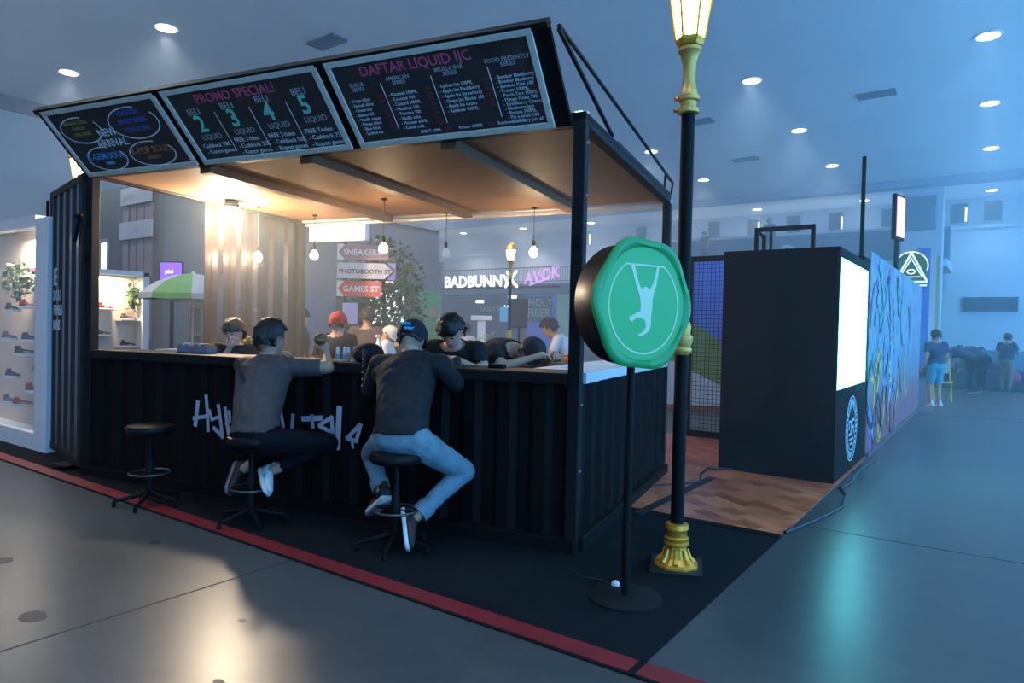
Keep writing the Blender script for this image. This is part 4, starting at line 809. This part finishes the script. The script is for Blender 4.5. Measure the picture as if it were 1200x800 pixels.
for x, z, r in ((-.9, .7, .3), (-.3, .66, .28), (1.0, .7, .35), (1.9, .68, .3)): MB().ell((x, .1, z), [(r*1.4,0,0),(0,r,0),(0,0,r*.7)]).build('heap', MATS['dark_cloth'], t, True)
MB().ell((.12, -.35, .42), [(.22,0,0),(0,.15,0),(0,0,.2)]).build('pink_bag', mat('magenta_bag', (.40, .05, .16), .8), t, True)
t = thing('yellow_chair', 'yellow framed folding chair beside the standing man in navy tee', 'chair', (-1.02, 19.2, 0), .3)
for x in (-.18, .18): MB().tube([(x, -.15, 0), (x, .15, 1.0)], .018, 6).build('leg', mat('yellow_frame', (.6, .45, .05), .5), t); MB().tube([(x, .22, 0), (x, -.18, .5)], .018, 6).build('leg', MATS['yellow_frame'], t)
MB().box(-.18, .18, -.18, .12, .44, .47).build('seat', MATS['yellow_frame'], t); MB().box(-.18, .18, .08, .15, .68, .95).build('backrest', mat('grey_back', (.4, .42, .4), .6), t)
# ------------------------------------------------------------------ people
def V(*a): return Vector(a)
def person(label, J, st, loc, rz, vox=.016, group=None):
    """J: joints in local metres (name -> Vector). st: style dict."""
    J = {k: Vector(v) for k, v in J.items()}
    t = thing('person', label, 'person', loc, rz, group)
    bk = st.get('bulk', 1.10); hs = st.get('hs', 1.12)
    b = MB(); segs = []
    def seg(kind, p, q, r1, r2, n=10): b.cap(J[p] if isinstance(p, str) else p, J[q] if isinstance(q, str) else q, r1, r2, n); segs.append((kind, J[p] if isinstance(p, str) else p, J[q] if isinstance(q, str) else q, (r1+r2)/2))
    # torso as elliptical rings along pelvis - waist - chest - neck
    hx = (J['hR']-J['hL']).normalized(); sx = (J['sR']-J['sL']).normalized()
    spine = [J['pel'], J['waist'], J['chest'], J['neck']]
    d0 = (J['waist']-J['pel']).normalized(); sw = (J['sR']-J['sL']).length/2
    R = [(J['pel']-d0*.10, hx, .09, .08), (J['pel']-d0*.05, hx, .155, .115), (J['pel']+d0*.02, hx, .172, .122), (J['pel'].lerp(J['waist'], .6), hx, .158, .112),
         (J['waist'], hx.lerp(sx, .3), .150, .105), (J['waist'].lerp(J['chest'], .5), hx.lerp(sx, .6), .162, .112), (J['chest'], sx, .178, .118), (J['chest'].lerp(J['neck'], .45), sx, max(.15, sw*.92), .098), (J['chest'].lerp(J['neck'], .8), sx, sw*.62, .072), (J['neck'], sx, .058, .055)]
    rings = []
    for i, (c, x, w, d) in enumerate(R):
        tg = (R[min(i+1, len(R)-1)][0] - R[max(i-1, 0)][0]).normalized(); x = (x - tg*x.dot(tg)).normalized(); y = tg.cross(x).normalized()
        rings.append([tuple(c + x*w*bk*math.cos(2*math.pi*k/18) + y*d*bk*math.sin(2*math.pi*k/18)) for k in range(18)])
    b.loft(rings)
    for s_ in 'LR':
        up_ = J['neck'].lerp(J['chest'], .42)
        b.cap(up_.lerp(J['s'+s_], .45), J['s'+s_], .060*bk, .058*bk)
        seg('uarm', 's'+s_, 'e'+s_, .054*bk, .043*bk); seg('farm', 'e'+s_, 'w'+s_, .042*bk, .029)
        hd = J.get('f'+s_, (J['w'+s_]-J['e'+s_]).normalized()).normalized(); tip = J['w'+s_]+hd*.075
        seg('hand', J['w'+s_]+hd*.01, tip, .030, .033)
        seg('thigh', 'h'+s_, 'k'+s_, .090*bk, .062*bk); seg('shin', 'k'+s_, 'a'+s_, .060*bk, .040)
        if not st.get('shoe'): seg('foot', J['a'+s_]-V(0,0,.02), J['a'+s_].lerp(J['t'+s_], .85), .036, .032)
    F = J['face'].normalized(); U = J['up']; U = (U - F*U.dot(F)).normalized(); Rr = F.cross(U); H = J['head']
    b.ell(H+U*.018*hs, [Rr*.076*hs, F*.094*hs, U*.100*hs], 16, 12); b.ell(H-U*.045*hs+F*.018*hs, [Rr*.060*hs, F*.070*hs, U*.075*hs], 14, 10)
    b.cap(H+F*.088*hs+U*.01, H+F*.106*hs-U*.022*hs, .009, .014, 8)
    b.ell(H-U*.062*hs+F*.080*hs, [Rr*.026, F*.014, U*.010], 8, 6)
    for q in (-1, 1): b.ell(H+Rr*q*.078*hs-F*.008-U*.008, [Rr*.012, F*.020, U*.032], 8, 6)
    b.cap(J['neck'], H-U*.05*hs-F*.02, .056, .054); segs.append(('neck', J['neck'], H-U*.06*hs, .055)); segs.append(('head', H-U*.03*hs, H+U*.04*hs, .088*hs))
    me0 = b.mesh('body', SKIN); tmp = bpy.data.objects.new('tmp', me0); COL.objects.link(tmp)
    rm = tmp.modifiers.new('r', 'REMESH'); rm.mode = 'VOXEL'; rm.voxel_size = vox
    sm = tmp.modifiers.new('s', 'SMOOTH'); sm.iterations = 4; sm.factor = .5
    dg = bpy.context.evaluated_depsgraph_get(); ev = tmp.evaluated_get(dg); me = bpy.data.meshes.new_from_object(ev)
    bpy.data.objects.remove(tmp); bpy.data.meshes.remove(me0)
    n = len(me.vertices); co = np.empty(n*3); me.vertices.foreach_get('co', co); co = co.reshape(-1, 3)
    no = np.empty(n*3); me.vertices.foreach_get('normal', no); no = no.reshape(-1, 3)
    polys = [tuple(p.vertices) for p in me.polygons]; bpy.data.meshes.remove(me)
    cen = np.array([co[list(p)].mean(0) for p in polys])
    best = np.full(len(cen), 1e9); kind = np.zeros(len(cen), int); tt = np.zeros(len(cen)); names = []
    def upd(nm, p, q, r, off=0.0):
        p, q = np.array(p), np.array(q); d = q-p; l2 = max(d@d, 1e-9); u = np.clip(((cen-p)@d)/l2, 0, 1); ds = np.linalg.norm(cen-(p+u[:, None]*d), axis=1)/r
        names.append(nm); k = ds < best; best[k] = ds[k]; kind[k] = len(names)-1; tt[k] = u[k]+off
    for i in range(3): upd('torso', spine[i], spine[i+1], .125*bk, float(i))
    upd('torso', J['neck'].lerp(J['chest'], .4), J['sL'], .075, 1.8); upd('torso', J['neck'].lerp(J['chest'], .4), J['sR'], .075, 1.8)
    for nm, p, q, r in segs: upd(nm, p, q, r)
    kn = np.array([names[k] for k in kind]); tor = kn == 'torso'
    hem, slv, leg = st.get('hem', .35), st.get('sleeve', .62), st.get('leg', 1.9)
    tarm = np.where(kn == 'uarm', tt, np.where(kn == 'farm', tt+1, 99)); tleg = np.where(kn == 'thigh', tt, np.where(kn == 'shin', tt+1, 99))
    shirt = (tor & (tt > hem) & (tt < 2.86)) | (tarm < slv)
    trous = (tor & (tt <= hem+.35) & (tt < 1.2)) | (tleg < leg)
    mi = np.zeros(len(cen), int); mi[trous] = 2; mi[shirt] = 1
    mb = MB(); mb.v = [tuple(c_) for c_ in co]; mb.f = list(polys); mb.mi = [int(x) for x in mi]
    # five separate fingers on each hand, rooted in the palm
    if st.get('fingers', True):
        for s_ in 'LR':
            hd = J.get('f'+s_, (J['w'+s_]-J['e'+s_]).normalized()).normalized(); palm = J.get('p'+s_, V(0, 0, -1)); palm = (palm-hd*palm.dot(hd)).normalized(); side = hd.cross(palm); base = J['w'+s_]+hd*.085
            for k, ln in enumerate((.062, .072, .068, .055)):
                o_ = base+side*(k-1.5)*.019; m_ = o_+(hd*.8+palm*.45).normalized()*ln*.55; e_ = m_+(hd*.25+palm*.95).normalized()*ln*.5
                mb.cap(o_-hd*.02, m_, .0095, .0085, 7); mb.cap(m_, e_, .0085, .0070, 7)
            o_ = J['w'+s_]+hd*.04+side*-.03*(1 if s_ == 'L' else -1); m_ = o_+(hd*.6+side*-.55*(1 if s_ == 'L' else -1)+palm*.4).normalized()*.038; e_ = m_+(hd*.8+palm*.5).normalized()*.03
            mb.cap(o_, m_, .012, .010, 7); mb.cap(m_, e_, .010, .0085, 7)
    sk = st.get('skin', SKIN)
    mb.build('body', [sk, st['shirt'], st['trous']], t, True)
    def garment(name, mask, off, m_, wob=.004, th=.004, lim=None):
        idx = [polys[i] for i in np.nonzero(mask)[0]]
        if not idx: return None
        used = sorted({v_ for p in idx for v_ in p}); mp = {v_: i for i, v_ in enumerate(used)}
        vs = []
        for v_ in used:
            c_ = Vector(co[v_]); w_ = noise.noise(c_*14)*wob + noise.noise(c_*31)*wob*.5 + (abs(noise.noise(Vector((c_.x*55, c_.y*55, c_.z*22))))*.022 if name == 'hair' and off > .01 else 0)
            vs.append(tuple(c_ + Vector(no[v_])*(off+w_)))
        g = MB().add(vs, [tuple(mp[v_] for v_ in p) for p in idx]); me_ = g.mesh(name, m_, True)
        o = bpy.data.objects.new(name, me_); COL.objects.link(o); o.parent = t
        if th: s2 = o.modifiers.new('s', 'SOLIDIFY'); s2.thickness = th; s2.offset = 1
        return o
    garment('trousers', trous, .006, st['trous'], .005)
    garment('shirt', shirt, .012, st['shirt'], .007)
    rel = cen - np.array(H); du = rel@np.array(U); df = rel@np.array(F); hd_ = (kn == 'head') | ((kn == 'neck') & (du > -.07))
    if st.get('hair'):
        hm = hd_ & ((((df < -.012*hs) & (du > -.080*hs)) | ((df < .025*hs) & (du > .012*hs)) | (du > st.get('fringe', .052)*hs)))
        garment('hair', hm, .020 if not st.get('cap') else .008, st['hair'], .016, .006)
    if st.get('cap'):
        cb = MB(); rr = []
        for i in range(8):
            a = math.radians(4+i*13.6); rr.append([tuple(H + U*(.022+.112*hs*math.cos(a)*1.02) + (Rr*.092*hs*math.cos(2*math.pi*k/20) + F*.110*hs*math.sin(2*math.pi*k/20))*math.sin(a)) for k in range(20)])
        c_o = cb.loft(rr).build('cap', st['cap'], t, True)
        cf = st.get('brim', 1) * F
        pts = [(math.cos(math.radians(a)), math.sin(math.radians(a))) for a in range(20, 161, 14)]
        top = [H+U*.030+Rr*.085*hs*x+cf*(.085*hs*y+.012) for x, y in pts]; out = [H+U*(.024-.012*abs(x))+Rr*.085*hs*x+cf*(.085*hs*y+.075*y+.01) for x, y in pts]
        nn = len(pts); vs = top+out+[p-U*.006 for p in top]+[p-U*.006 for p in out]; fs = []
        for i in range(nn-1): fs += [(i, i+1, nn+i+1, nn+i), (2*nn+i, 3*nn+i, 3*nn+i+1, 2*nn+i+1), (nn+i, nn+i+1, 3*nn+i+1, 3*nn+i)]
        MB().add(vs, fs).build('brim', st['cap'], c_o, True)
        if st.get('capprint'):
            MM_ = Matrix((Rr, U, -F)).transposed().to_4x4() if st.get('brim', 1) > 0 else Matrix((-Rr, U, F)).transposed().to_4x4()
            MM_.translation = H + U*.040 - F*.113*hs
            q = MB().text('juice', .042, MM_ @ Matrix.Translation((-.052, .012, 0)), shear=.2, bold=.0015).text('wear', .036, MM_ @ Matrix.Translation((-.012, -.022, 0)), shear=.2, bold=.002); q.build('cap_print', CYAN, c_o)
    if st.get('cuff'):
        for s_ in 'LR':
            k_, a_ = J['k'+s_], J['a'+s_]; ax = (a_-k_).normalized(); sd = ax.cross(V(0, 1, 0)).normalized(); fd_ = sd.cross(ax); rr = []
            for q, r_ in ((.74, .058), (.745, .064), (.84, .063), (.93, .062), (.935, .054)):
                c_ = k_.lerp(a_, q); rr.append([tuple(c_+sd*r_*1.06*math.cos(2*math.pi*k/16)+fd_*r_*1.06*math.sin(2*math.pi*k/16)) for k in range(16)])
            MB().loft(rr, cap=False).build('trouser_cuff', st['trous'], t, True)
    if st.get('eyes'):
        for q in (-1, 1):
            e_ = MB().ell(H+Rr*q*.032+F*.089*hs+U*.012, [Rr*.013, F*.007, U*.006], 10, 6).build('eye', mat('eye_dark', (.02, .015, .012), .3), t, True)
            MB().cap(H+Rr*q*.018+F*.094*hs+U*.034, H+Rr*q*.048+F*.084*hs+U*.034, .004, .003, 6).build('eyebrow', HAIR, t)
        MB().ell(H-U*.060*hs+F*.090*hs, [Rr*.024, F*.008, U*.006], 10, 6).build('lips', mat('lips', (.32, .12, .09), .5), t, True)
    if st.get('shoe'):
        for s_ in 'LR':
            a_ = J['a'+s_]; d_ = (J['t'+s_]-a_); shin = (J['k'+s_]-a_).normalized()
            upd_ = shin if abs(d_.normalized().dot(shin)) < .9 else V(0, 0, 1)
            x_ = d_.normalized(); z_ = (upd_-x_*upd_.dot(x_)).normalized(); y_ = z_.cross(x_)
            me_ = st.get('shoe'+s_, st['shoe']); o = bpy.data.objects.new('shoe', me_); COL.objects.link(o); o.parent = t
            Mx = Matrix((x_, y_, z_)).transposed().to_4x4(); Mx.translation = a_ + x_*.060*st.get('shoesize', 1.0) - z_*.080*st.get('shoesize', 1.0); o.matrix_basis = Mx @ Matrix.Scale(st.get('shoesize', 1.0), 4)
    return t, J, (H, F, U, Rr)
SH_K = sneaker_mesh(SHOEK, SHOEW, SHOER, 'shoe'); SH_W = sneaker_mesh(SHOEW, SHOEW, SHOEW, 'shoe'); SH_D = sneaker_mesh(SHOEK, SHOEG, SHOEK, 'shoe')
def rel(d, base):
    bs = Vector(base); return {k: Vector(v)-bs if k not in ('face', 'up', 'fL', 'fR', 'pL', 'pR') else Vector(v) for k, v in d.items()}
# man in jeans at the counter
J2 = {'pel':(-1.114,-.42,.746),'waist':(-1.117,-.40,.888),'chest':(-1.197,-.24,1.110),'neck':(-1.249,-.12,1.298),'head':(-1.275,-.06,1.405),'sL':(-1.475,-.17,1.215),'sR':(-.965,-.17,1.235),'eL':(-1.60,-.10,1.02),'wL':(-1.66,.10,1.235),'eR':(-.90,-.06,1.10),'wR':(-1.02,.15,1.255),'hL':(-1.225,-.42,.720),'hR':(-.995,-.42,.730),'kL':(-1.55,-.14,.555),'aL':(-1.345,-.30,.330),'kR':(-.80,-.10,.495),'aR':(-.985,-.42,.225),'tL':(-1.46,-.25,.24),'tR':(-.885,-.53,.075),'face':(-.12,.80,-.42),'up':(0,.3,1),'fL':(.1,1,.05),'fR':(-.6,.8,.05)}
B2 = (-1.12, -.46, 0)
person('man in black jacket, cap and light blue jeans sitting on a bar stool', rel(J2, B2), dict(shirt=JACK, trous=JEAN, hair=HAIR, cap=CAPK, capprint=True, sleeve=1.95, hem=.15, leg=1.90, cuff=True, shoe=SH_K, shoesize=1.12, bulk=1.16, hs=1.2), K(*B2), KR, .013)
J1 = {'pel':(-2.39,-.44,.640),'waist':(-2.404,-.42,.780),'chest':(-2.475,-.29,1.030),'neck':(-2.510,-.18,1.235),'head':(-2.535,-.14,1.375),'sL':(-2.735,-.22,1.150),'sR':(-2.265,-.18,1.160),'eL':(-2.83,-.05,.95),'wL':(-2.72,.14,1.24),'eR':(-2.03,-.06,1.165),'wR':(-2.13,.04,1.27),'hL':(-2.50,-.44,.615),'hR':(-2.275,-.44,.625),'kL':(-2.46,-.08,.560),'aL':(-2.66,-.28,.345),'kR':(-1.93,-.17,.60),'aR':(-2.30,-.36,.385),'tL':(-2.62,-.36,.26),'tR':(-2.18,-.45,.315),'face':(.28,.92,-.12),'up':(0,.1,1),'fL':(.6,.8,0),'fR':(-.45,.15,.9),'pR':(-.8,.2,-.3)}
B1 = (-2.40, -.46, 0)
tm, Jm, _ = person('man in grey-brown tee with cross-body strap sitting on a bar stool, arm raised', rel(J1, B1), dict(shirt=TEEG, trous=NAVY, hair=HAIR, fringe=.06, sleeve=.80, hem=.25, leg=1.80, shoe=SH_W, shoeL=SH_D, shoesize=1.08, bulk=1.16, hs=1.2, skin=SKIN), K(*B1), KR, .013)
MB().tube([(-.33+.03, .13, 1.21), (-.24, .10, 1.20), (-.16, .03, 1.12), (-.05, .02, 1.00), (.06, .06, .86), (.10, .12, .80)], .016, 6).build('bag_strap', JACK, tm, True)
t = thing('brown_bun', 'round brown bun held up in the hand of the man in grey tee', 'food', K(-2.175, .02, 1.355), KR)
MB().ell((0, 0, .03), [(.052,0,0),(0,.045,0),(0,0,.050)], 16, 12).build('crust', mat('brown_crust', (.20, .09, .035), .55, 0, .3, 30), t, True)
MB().lathe([(.052, .012), (.056, .02), (.052, .03)], n=16).build('filling', mat('bun_filling', (.26, .12, .05), .6), t)
# clutter on the rear and side counters
t = thing('orange_pouch', 'orange fabric pouch on the rear counter end near the green sign', 'pouch', K(-.95, 2.62, 1.15), KR)
MB().ell((0, 0, .05), [(.11,0,0),(0,.07,0),(0,0,.055)], 14, 8).build('body', mat('orange_cloth', (.75, .26, .06), .8), t, True); MB().tube([(-.08, -.05, .07), (0, -.07, .085), (.08, -.05, .07)], .006, 6).build('zip', BLKM, t)
t = thing('tool_case', 'flat black tool case beside the orange pouch', 'case', K(-1.25, 2.64, 1.15), KR)
MB().box(-.14, .14, -.10, .10, 0, .045).build('body', BLKM, t, bevel=.01); MB().box(-.13, .13, -.09, .09, .045, .06).build('lid', mat('case_grey', (.05, .05, .06), .5), t, bevel=.005)
t = thing('paper_sheet', 'white sheet of paper lying on the side counter corner', 'paper', K(-.25, .62, CT+.001), KR)
MB().box(-.15, .15, -.105, .105, 0, .002).build('sheet', WHITE, t); MB().box(-.10, .08, -.02, .0, .002, .0026).build('printed_line', mat('print_grey', (.2, .2, .2), .7), t)
t = thing('box_device', 'small black device box on the counter near the capped man', 'device', K(-.70, .20, CT), KR)
MB().box(-.06, .06, -.035, .035, 0, .03).build('body', BLKM, t, bevel=.006); MB().box(-.03, .03, -.03, .03, .03, .034).build('button_plate', SHOEG, t)
# generic standing joints, facing local +y
def stand(h=1.68, **ov):
    k = h/1.70
    J = {'pel':(0,0,.92),'waist':(0,.01,1.06),'chest':(0,.015,1.26),'neck':(0,.0,1.46),'head':(0,.03,1.585),'sL':(-.19,0,1.40),'sR':(.19,0,1.40),'eL':(-.25,-.03,1.12),'eR':(.25,-.03,1.12),'wL':(-.25,.08,.90),'wR':(.25,.08,.90),'hL':(-.09,0,.88),'hR':(.09,0,.88),'kL':(-.10,.03,.48),'kR':(.10,.03,.48),'aL':(-.10,-.02,.09),'aR':(.10,-.02,.09),'tL':(-.12,.14,.03),'tR':(.12,.14,.03),'face':(0,1,0),'up':(0,0,1)}
    J.update(ov); return {q: (Vector(v)*k if q not in ('face', 'up', 'fL', 'fR', 'pL', 'pR') else Vector(v)) for q, v in J.items()}
PI = math.pi
base = dict(trous=NAVY, hair=HAIR, shoe=SH_D)
# eating worker behind the counter end
person('young worker with fringe eating behind the counter end', stand(1.50, eR=(.20,.20,1.20), wR=(.08,.26,1.40), fR=(-.3,.3,.8), pR=(0,-1,0), wL=(-.10,.28,1.12), eL=(-.24,.10,1.12), face=(.55,.8,-.25)), dict(base, shirt=TEEK, skin=SKIN2, eyes=True, hair=HAIRB, fringe=.035, hs=1.1), K(-3.90, .78), KR+PI+.95, .018)
t = thing('fried_snack', 'golden fried snack at the mouth of the young worker', 'food', K(-3.60, .66, 1.285), KR); MB().ell((0,0,.03), [(.05,0,0),(0,.03,0),(0,0,.025)], 10, 8).ell((.03,0,.055), [(.03,0,0),(0,.025,0),(0,0,.03)], 10, 8).build('crust', ORANGE, t, True)
# worker in black tee leaning on the counter towards the capped man
person('worker in black tee with short dark hair leaning over the counter, looking down', stand(1.72, chest=(0,.12,1.20), neck=(0,.26,1.36), head=(-.02,.33,1.455), sL=(-.20,.20,1.31), sR=(.20,.20,1.31), eL=(-.30,.28,1.12), eR=(.29,.28,1.12), wL=(-.10,.42,1.235), wR=(.08,.42,1.235), face=(-.1,.75,-.75), up=(0,.6,1), fL=(1,.1,0), fR=(-1,.1,0)), dict(base, shirt=TEEK, skin=SKIN2, eyes=True, fringe=.045, sleeve=.6), K(-1.32, .85), KR+PI+.1, .016)
# man bent over the side counter
person('man in black graphic tee and cap bent low over the counter corner', stand(1.93, pel=(0,0,.93), waist=(0,.10,1.03), chest=(0,.30,1.13), neck=(0,.46,1.17), head=(0,.60,1.155), sL=(-.19,.40,1.15), sR=(.19,.40,1.15), eL=(-.26,.55,1.05), eR=(.26,.55,1.05), wL=(-.12,.72,1.12), wR=(.12,.72,1.12), face=(0,.35,-1), up=(0,1,.4)), dict(base, shirt=TEEK, skin=SKIN2, cap=CAPK, sleeve=.7), K(-1.42, 1.15), KR-PI/2-.25, .018)
c = MB()
random.seed(5)
for k in range(26): 
    x, z = random.uniform(-.13, .13), random.uniform(-.05, .05); c.stroke([(x, z), (x+random.uniform(-.03, .03), z+random.uniform(-.03, .03))], .012, .002)
# back print belongs to that man: parent it as a part
pp = [o for o in COL.objects if o.get('label', '').startswith('man in black graphic')][0]
g = c.build('back_print', mat('pale_graphic', (.45, .46, .36), .7), pp); g.matrix_basis = Matrix.Translation((.05, .22, 1.425)) @ Matrix.Rotation(.35, 4, 'X') @ Matrix.Rotation(.5, 4, 'Y') @ Matrix.Rotation(1.2, 4, 'Z')
# people behind the bar
person('man in red cap and black tee standing with back turned inside the bar', stand(1.62), dict(base, shirt=TEEK, cap=CAPR, sleeve=.7, hs=1.1), K(-3.55, 1.95), KR+.15, .02)
person('person in white cap and pale top beside the red cap man', stand(1.52, head=(.0,.06,1.54), face=(.3,.7,-.6)), dict(base, shirt=WTEE, cap=CAPW, hs=1.05), K(-3.72, 3.15), KR-.9, .022)
person('dark-haired man in brown tee standing with back turned behind the bar', stand(1.72), dict(base, shirt=TEEG, bulk=1.1), K(-4.45, 3.75), KR+.2, .022)
person('person with dark hair, low in the crowd beside the spray bottle', stand(1.44), dict(base, shirt=TEEK), K(-4.02, 3.95), KR+.6, .025)
person('person in dark top, half hidden beyond the brown tee man', stand(1.52), dict(base, shirt=NAVY), K(-4.60, 4.6), KR-.4, .025)
person('man with dark cap in profile before the lit screen', stand(1.72, face=(.9,.4,0)), dict(base, shirt=TEEK, cap=CAPK), K(-5.45, 3.5), KR-.7, .022)
person('man in white shirt leaning over gear right of the loudspeaker', stand(1.72, chest=(0,.14,1.24), neck=(0,.26,1.40), head=(0,.34,1.50), sL=(-.19,.22,1.35), sR=(.19,.22,1.35), eL=(-.24,.32,1.10), eR=(.24,.32,1.10), wL=(-.20,.45,.95), wR=(.20,.45,.95), face=(0,.8,-.5)), dict(base, shirt=WTEE), K(-1.50, 4.35), KR+PI/2+.3, .022)
person('person in patterned pale top, dim in the crowd behind the worker in black tee', stand(1.58), dict(base, shirt=WTEE, hair=HAIRB), K(-4.15, 6.2), KR+2.8, .03)
# gallery people
person('dark figure leaning on the gallery railing over the glowing letters', stand(1.75, head=(.0,.15,1.52)), dict(base, shirt=TEEK), (-28.0, 31.6, 4.0), PI, .045)
person('man with cap standing on the gallery beside the lamp post', stand(1.75, wR=(.1,.3,1.2), eR=(.25,.1,1.15)), dict(base, shirt=TEEG, cap=CAPK), (-11.5, 31.9, 4.6), 2.6, .04)
person('bare-headed man standing on the gallery above the metal frame', stand(1.75), dict(base, shirt=TEEG), (-8.5, 31.9, 5.0), PI, .04)
# far right people
person('man in navy tee and cyan shorts standing at the end of the mural', stand(1.66), dict(shirt=mat('navy_tee', (.02, .035, .09), .9), trous=mat('cyan_shorts', (.06, .30, .42), .9), hair=HAIR, leg=.9, shoe=SH_W), (-1.05, 17.46, 0), .7, .025)
bend = dict(pel=(0,-.10,.86), waist=(0,.02,.98), chest=(0,.28,1.10), neck=(0,.46,1.14), head=(0,.58,1.12), sL=(-.19,.38,1.10), sR=(.19,.38,1.10), eL=(-.24,.44,.84), eR=(.24,.44,.84), wL=(-.15,.52,.62), wR=(.15,.52,.62), face=(0,.6,-.8), up=(0,.8,.6))
person('person in dark clothes bending over beside the yellow chair', stand(1.78, **bend), dict(base, shirt=mat('dark_blue_top', (.02, .04, .08), .9)), (-.55, 22.4, 0), 1.35, .03)
person('second dark-clothed person bending behind the first near the gear table', stand(1.80, **bend), dict(base, shirt=MATS['dark_blue_top']), (-.30, 23.3, 0), 1.0, .03)
person('person seated low behind the gear table, only head and shoulders showing', stand(1.20), dict(base, shirt=MATS['dark_blue_top']), (-.35, 25.7, 0), PI, .035)
person('man in dark shirt and khaki trousers standing hand to mouth by the far table', stand(1.66, eR=(.26,.10,1.14), wR=(.10,.18,1.42), fR=(-.4,.2,.9)), dict(shirt=MATS['dark_blue_top'], trous=mat('khaki', (.16, .14, .10), .9), hair=HAIR, shoe=SH_D), (.27, 23.87, 0), -.5, .025)
person('person in dark clothes seated at the frame edge by the far gear', stand(1.35), dict(base, shirt=MATS['dark_blue_top']), (.95, 25.6, 0), PI, .035)
# ------------------------------------------------------------------ haze in the hall
def hazem(nt, b, L):
    nt.nodes.remove(b); v_ = nt.nodes.new('ShaderNodeVolumeScatter'); v_.inputs['Color'].default_value = (.80, .93, 1, 1); v_.inputs['Density'].default_value = HAZE_D; v_.inputs['Anisotropy'].default_value = .15
    L(v_.outputs[0], nt.nodes['Material Output'].inputs['Volume'])
hm_ = ramp_mat('haze_volume', hazem)
hz = MB().box(FX0+.01, HX1-.01, HY0+.01, HY1-.01, 3.95, HZ-.001).build('haze', hm_); tag(hz, 'thin bluish smoke haze hanging under the hall ceiling', 'haze', kind='stuff')
hl_ = ramp_mat('low_haze_volume', lambda nt, b, L: (hazem(nt, b, L), [setattr(n.inputs['Density'], 'default_value', .009) for n in nt.nodes if n.type == 'VOLUME_SCATTER']))
hz = MB().add([(-33.9, -2.2, 0), (-33.9, 34.9, 0), (8.9, 34.9, 0), (8.9, 6.9, 0)] + [(-33.9, -2.2, 3.94), (-33.9, 34.9, 3.94), (8.9, 34.9, 3.94), (8.9, 6.9, 3.94)], [(0,1,2,3), (7,6,5,4), (0,4,5,1), (1,5,6,2), (2,6,7,3), (3,7,4,0)]).build('haze', hl_); tag(hz, 'bluish smoke haze drifting through the hall behind the bar', 'haze', kind='stuff'); hz.location.z = .001
hv_ = ramp_mat('bulb_glow_scatter', lambda nt, b, L: (hazem(nt, b, L), [setattr(n.inputs['Density'], 'default_value', .026) for n in nt.nodes if n.type == 'VOLUME_SCATTER']))
hz = MB().box(-KW+.12, -.12, .45, KD+.35, .02, 2.80).build('glow_volume', hv_); hz.location = KO; hz.rotation_euler.z = KR; tag(hz, 'scatter volume added inside the bar for glow around the bulbs', 'glow_volume', kind='stuff')  # scatter volume added for glow and pale wash around the bulbs
